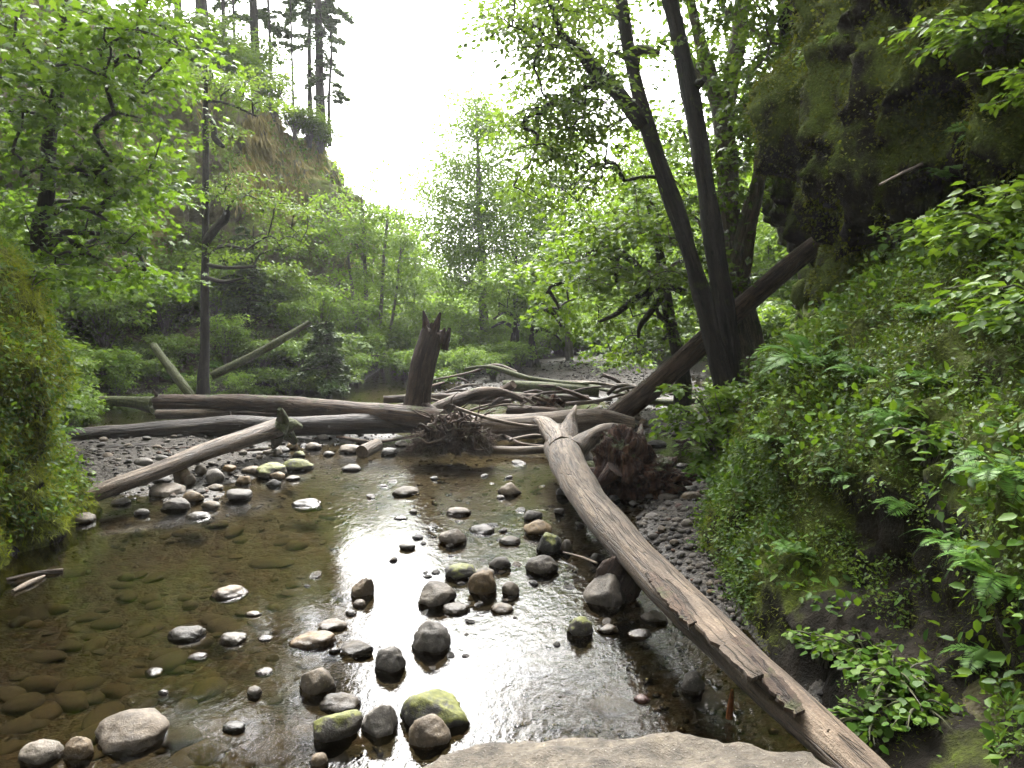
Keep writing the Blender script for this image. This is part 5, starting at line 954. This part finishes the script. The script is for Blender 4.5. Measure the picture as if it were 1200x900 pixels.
def fern(label, loc, size, n=11, group=None, out=(0, 0), seed=0):
    r = np.random.default_rng(seed + int(abs(loc[0]) * 100)); t = thing('fern', label, 'fern', loc, group)
    for k in range(n):
        a = 2 * math.pi * k / n + r.normal() * .2; o = obj('frond', fronds[int(r.integers(3))], t); s = size * r.uniform(.75, 1.15); o.scale = (s, s, s * r.uniform(.8, 1.3)); o.rotation_euler = (r.normal() * .15, r.normal() * .15, a)
        d = np.array((math.cos(a), math.sin(a))) @ np.asarray(out)
        if d < 0: o.rotation_euler[1] -= .45 * -d; o.scale = (s * .85,) * 3
    return t
def on_slope(px, py):
    d = ray(px, py); A = SP.reshape(-1, 3) - np.array((0, 0, CAM_H)); tt_ = A @ d / (d @ d); e = np.linalg.norm(A - tt_[:, None] * d, axis=1) / np.maximum(tt_, .1)
    k = np.where(e < e.min() + .006)[0]; j = k[np.argmin(tt_[k])]; return SP.reshape(-1, 3)[j]
for k, (px, py, s, lab) in enumerate([(948, 425, .85, 'large bright upright fern on the crest of the mossy slope'), (1050, 490, .36, 'small fern in the middle of the mossy slope'), (1120, 640, .42, 'fern drooping over the dark hollow of the slope'), (1160, 680, .40, 'fern beside the one drooping over the dark hollow'), (1085, 370, .34, 'fern half hidden by salmonberry leaves'), (985, 560, .25, 'tiny fern on the mossy slope above the bare earth'), (1180, 560, .36, 'fern among low leaves high on the mossy slope'), (900, 520, .34, 'fern on the outer edge of the mossy slope'), (1010, 440, .4, 'fern behind the large bright upright fern'), (930, 640, .28, 'small fern low on the outer face of the mossy slope'), (1090, 450, .36, 'fern between the salmonberry and the middle of the slope'), (1060, 600, .3, 'fern just above the bare earth hollow'), (1150, 770, .34, 'fern hanging beside the bare wet rock')]):
    q = on_slope(px, py); fern(lab, q, s, 12, None, (-.7, -.5), k)
for k, (px, py, h_, w_, lab) in enumerate([(1000, 770, .16, .26, 'round-leaved plant low on the mossy slope above the log'), (1045, 790, .18, .24, 'round-leaved plant in the bare hollow beside the boulder'), (960, 745, .12, .2, 'small round-leaved plant just above the long log'), (1070, 830, .14, .22, 'round-leaved plant at the foot of the bare hollow'), (1015, 840, .14, .2, 'round-leaved plant close to the boulder end of the log'), (1090, 520, .2, .3, 'leafy plant in the middle of the mossy slope')]):
    q = on_slope(px, py); shrub(lab, (q[0] + .03, q[1], q[2] - .04), 360 + k, h_, w_, 22, 9, .05, 'round', (-.12, -.08, 0), 'leaf_shrub', None, 'plant')
for k, (loc, s, lab) in enumerate([((4.35, 6.9, 4.15), .5, 'dark fern arching from the hollow of the overhanging cliff'), ((4.3, 7.5, 3.9), .4, 'dark fern low in the hollow of the overhanging cliff')]): fern(lab, loc, s, 12, None, (-.7, -.5), 20 + k)
for k, (loc, s, lab) in enumerate([((-5.75, 8.9, 2.3), .5, 'fern on the shoulder of the mossy rock wall'), ((-5.5, 8.3, 1.7), .4, 'fern hanging halfway down the mossy rock wall'), ((-6.0, 8.4, 3.0), .55, 'fern on top of the mossy rock wall'), ((-5.6, 9.1, 1.1), .36, 'small fern low on the end of the mossy rock wall')]): fern(lab, loc, s, 11, None, (.7, -.4), 60 + k)
shrub('little bush sprouting from the top of the mossy rock wall', (-5.85, 8.9, 2.7), 321, .45, .4, 16, 30, .08, 'ovate', (.2, -.1, 0), 'leaf_vine')
for k, (x, y, s) in enumerate([(-11.8, 20.9, .9), (-12.6, 20.4, .9), (-12.0, 22, .9), (-11.2, 22.6, .8), (-10.6, 22.9, .7), (-13, 18.6, 1.0), (-9.6, 23.7, .7), (-8.8, 23.8, .6), (-11.9, 18.8, .8), (-13.2, 21.6, 1.0), (-10.4, 24.4, .8), (-7.4, 24.5, .6)]):
    fern('sword fern on the earth bank by the trail', (x, y, hz(x, y)), s, 11, 'sword ferns on the earth bank by the trail', (0, 0), 40 + k)

# leaves and moss that cover the slope, the rock wall, the cliffs (only where the photograph can see them)
def cut(P, N, ok): c = np.where(ok(P[P.shape[0] // 3]))[0]; return P[:, c.min():c.max() + 1], N[:, c.min():c.max() + 1]
sP, sN = cut(SP, SN, lambda p: p[:, 1] > 2.3); mP, mN = cut(MP, MN, lambda p: p[:, 1] > 5); rP, rN = cut(RP[:int(.42 * len(RP))], RN[:int(.42 * len(RP))], lambda p: (p[:, 1] > 4) & (p[:, 1] < 13))
def cover(name, label, P, N, n, L, mat, shape, seed, thresh, freq, lift=.05, outw=.5, kind='stuff', near=None, down=.25, size=None):
    def keep(p, q, r_):
        k = fbm(p * freq + seed, 3) + .25 * q[:, 2] + r_.normal(size=len(p)) * .10 > thresh
        if near is not None: k &= near(p)
        return k
    p, q = grid_sample(P, N, n, seed, keep); r_ = np.random.default_rng(seed + 1); m = len(p)
    p = p + q * (np.abs(r_.normal(size=m)) * lift)[:, None]
    ax = q * outw + r_.normal(size=(m, 3)) * (.6 if down < 1 else .35) + np.array((0, 0, -down)); nr = np.array((0, 0, 1.0)) * .8 + q * .6 + r_.normal(size=(m, 3)) * .4
    tint = np.clip(.45 + .5 * fbm(p * 1.4 + 9, 3) + r_.normal(size=m) * .2, 0, 1)
    mb = MB(); leaves(mb, p, ax, nr, L * r_.uniform(.5, 1.4, m) * (1 if size is None else size(p)), tint, shape); o = obj(name, mb.mesh(name, M[mat])); tag(o, label, 'moss' if 'moss' in name else 'ground cover', kind=kind); return o
vis = lambda p: (p[:, 1] > 2.3)
def bare(p): return ~((p[:, 2] < 1.25) & (p[:, 1] < 5.6) & (fbm(p * 1.7 + 40, 2) < .22))
cover('leaf_cover', 'small-leaved plants covering the mossy slope', sP, sN, 165000, .046, 'leaf_cover', 'rhomb', 501, -.12, 1.3, .08, .6, near=lambda p: vis(p) & (p[:, 2] > .1) & bare(p), size=lambda p: np.clip(p[:, 1] / 7.5, .55, 1.1))
cover('leaf_cover', 'larger trailing leaves scattered over the mossy slope', sP, sN, 34000, .065, 'leaf_shrub', 'ovate', 503, .16, 1.0, .12, .7, near=lambda p: vis(p) & (p[:, 2] > .5))
cover('moss', 'yellow-green moss and grass blades on the mossy slope', sP, sN, 92000, .062, 'moss_tuft', 'needle', 505, -.40, 2.0, .02, .8, near=lambda p: vis(p) & ((p[:, 1] > 5.2) | (fbm(p * 1.3 + 70, 2) > .15)), size=lambda p: np.clip(p[:, 1] / 9, .35, 1))
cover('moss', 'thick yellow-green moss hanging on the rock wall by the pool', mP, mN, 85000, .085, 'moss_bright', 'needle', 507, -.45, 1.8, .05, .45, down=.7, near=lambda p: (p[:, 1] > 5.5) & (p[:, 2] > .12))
cover('leaf_cover', 'small leaves growing over the mossy rock wall by the pool', mP, mN, 50000, .06, 'leaf_vine', 'rhomb', 509, -.02, 1.5, .10, .7, near=lambda p: (p[:, 1] > 5.5) & (p[:, 2] > .25))
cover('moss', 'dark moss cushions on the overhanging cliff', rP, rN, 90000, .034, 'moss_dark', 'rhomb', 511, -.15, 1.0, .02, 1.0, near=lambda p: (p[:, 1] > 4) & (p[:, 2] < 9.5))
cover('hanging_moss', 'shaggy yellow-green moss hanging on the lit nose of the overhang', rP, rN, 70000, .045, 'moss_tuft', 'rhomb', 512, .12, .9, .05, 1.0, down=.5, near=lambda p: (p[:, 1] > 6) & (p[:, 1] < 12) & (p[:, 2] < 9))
cover('moss', 'dark moss on the high cliff above the rock wall', LP, LN, 20000, .06, 'moss_dark', 'needle', 513, .0, 1.0, .02, .6, near=lambda p: (p[:, 1] > 5) & (p[:, 2] > 2.5) & (p[:, 2] < 9))
cover('leaf_cover', 'green growth clinging to the face of the far cliff', FP, FN, 70000, .16, 'leaf_far', 'rhomb', 515, .10, .35, .18, .6, near=lambda p: (p[:, 1] > 16) & (p[:, 1] < 44))
cover('dry_grass', 'dry straw-coloured grass hanging from the far cliff crest', FP, FN, 40000, .34, 'dry_grass', 'needle', 517, .30, .28, .06, .4, down=1.2, near=lambda p: (p[:, 1] > 24) & (p[:, 1] < 44) & (p[:, 2] > 4.5))
gc = at_y(352, 205, 37.5)
cover('dry_grass', 'fan of long straw-coloured grass hanging down the far cliff', FP, FN, 300000, .55, 'dry_grass', 'needle', 519, -.3, .28, .06, .3, down=1.4, near=lambda p: (np.abs(p[:, 0] - gc[0]) < .9) & (np.abs(p[:, 2] - gc[2]) < 2.3) & (p[:, 1] > 30))
for k, (px, py, Y, sc_) in enumerate([(376, 150, 37.6, 1.0), (300, 95, 34, 1.3), (238, 62, 30, 1.4), (264, 80, 32, 1.2), (345, 132, 36, 1.1), (320, 110, 35, 1.2), (212, 55, 30.5, 1.5), (280, 88, 33, 1.2), (362, 142, 37, 1.0)]):
    q = at_y(px, py + 6, Y); put_shrub(k % 2, q[0], q[1], sc_, 'bush at the foot of the conifers on the cliff crest', 'bushes on the crest of the far cliff', q[2] - .9)
# ground cover over the soil banks
PG = np.stack([GX, GY, GZ], -1); i0, i1 = np.searchsorted(gy, 9.5), np.searchsorted(gy, 46); j0, j1 = np.searchsorted(gx, -19), np.searchsorted(gx, 15)
PGs = PG[i0:i1, j0:j1]; NGs = grid_normals(PGs)
def trail(p): return np.hypot((p[:, 0] + 8.9) - .25 * (p[:, 1] - 22), (p[:, 1] - 23.2) * .5) > .55
cover('ground_cover', 'low leafy undergrowth on the creek banks', PGs, NGs, 165000, .13, 'leaf_alder', 'rhomb', 521, -.1, .8, .12, .5, near=lambda p: (p[:, 2] > np.where(p[:, 0] < -3, .28, .45)) & trail(p))

# ------------------------------------------------------------------ parapet of a bridge far down the valley
bp = at_y(556, 388, 58); bt = thing('bridge', 'weathered grey bridge parapet glimpsed through far foliage', 'bridge', (bp[0], bp[1], bp[2] - 1.6))
def boxmb(c, s):
    c = np.asarray(c, float); v = np.array([(x, y, z) for x in (-.5, .5) for y in (-.5, .5) for z in (-.5, .5)]) * np.asarray(s) + c
    return MB().add(v, [(0, 1, 3, 2), (4, 6, 7, 5), (0, 4, 5, 1), (2, 3, 7, 6), (0, 2, 6, 4), (1, 5, 7, 3)])
part('deck', boxmb((bp[0], bp[1] + 2, bp[2] - .55), (13, 5, .5)), M['rock_slab'], bt, False); part('rail', boxmb((bp[0], bp[1] - .2, bp[2] + .45), (12.5, .22, .18)), M['rock_slab'], bt, False)
for k in range(11): part('post', boxmb((bp[0] - 6 + k * 1.2, bp[1] - .2, bp[2] + .03), (.2, .2, .64)), M['rock_slab'], bt, False)

# ------------------------------------------------------------------ haze
hm, nt, out = new_mat('haze'); T = NT(nt); v = T.n('VolumePrincipled'); v.inputs['Color'].default_value = (.96, .985, 1, 1); v.inputs['Density'].default_value = .0005; v.inputs['Anisotropy'].default_value = .25
nt.links.new(v.outputs[0], out.inputs['Volume'])
hb = obj('haze', boxmb((0, 55, 17), (320, 230, 50)).mesh('haze', hm, smooth=False)); tag(hb, 'thin pale mist filling the gorge', 'haze', kind='stuff')
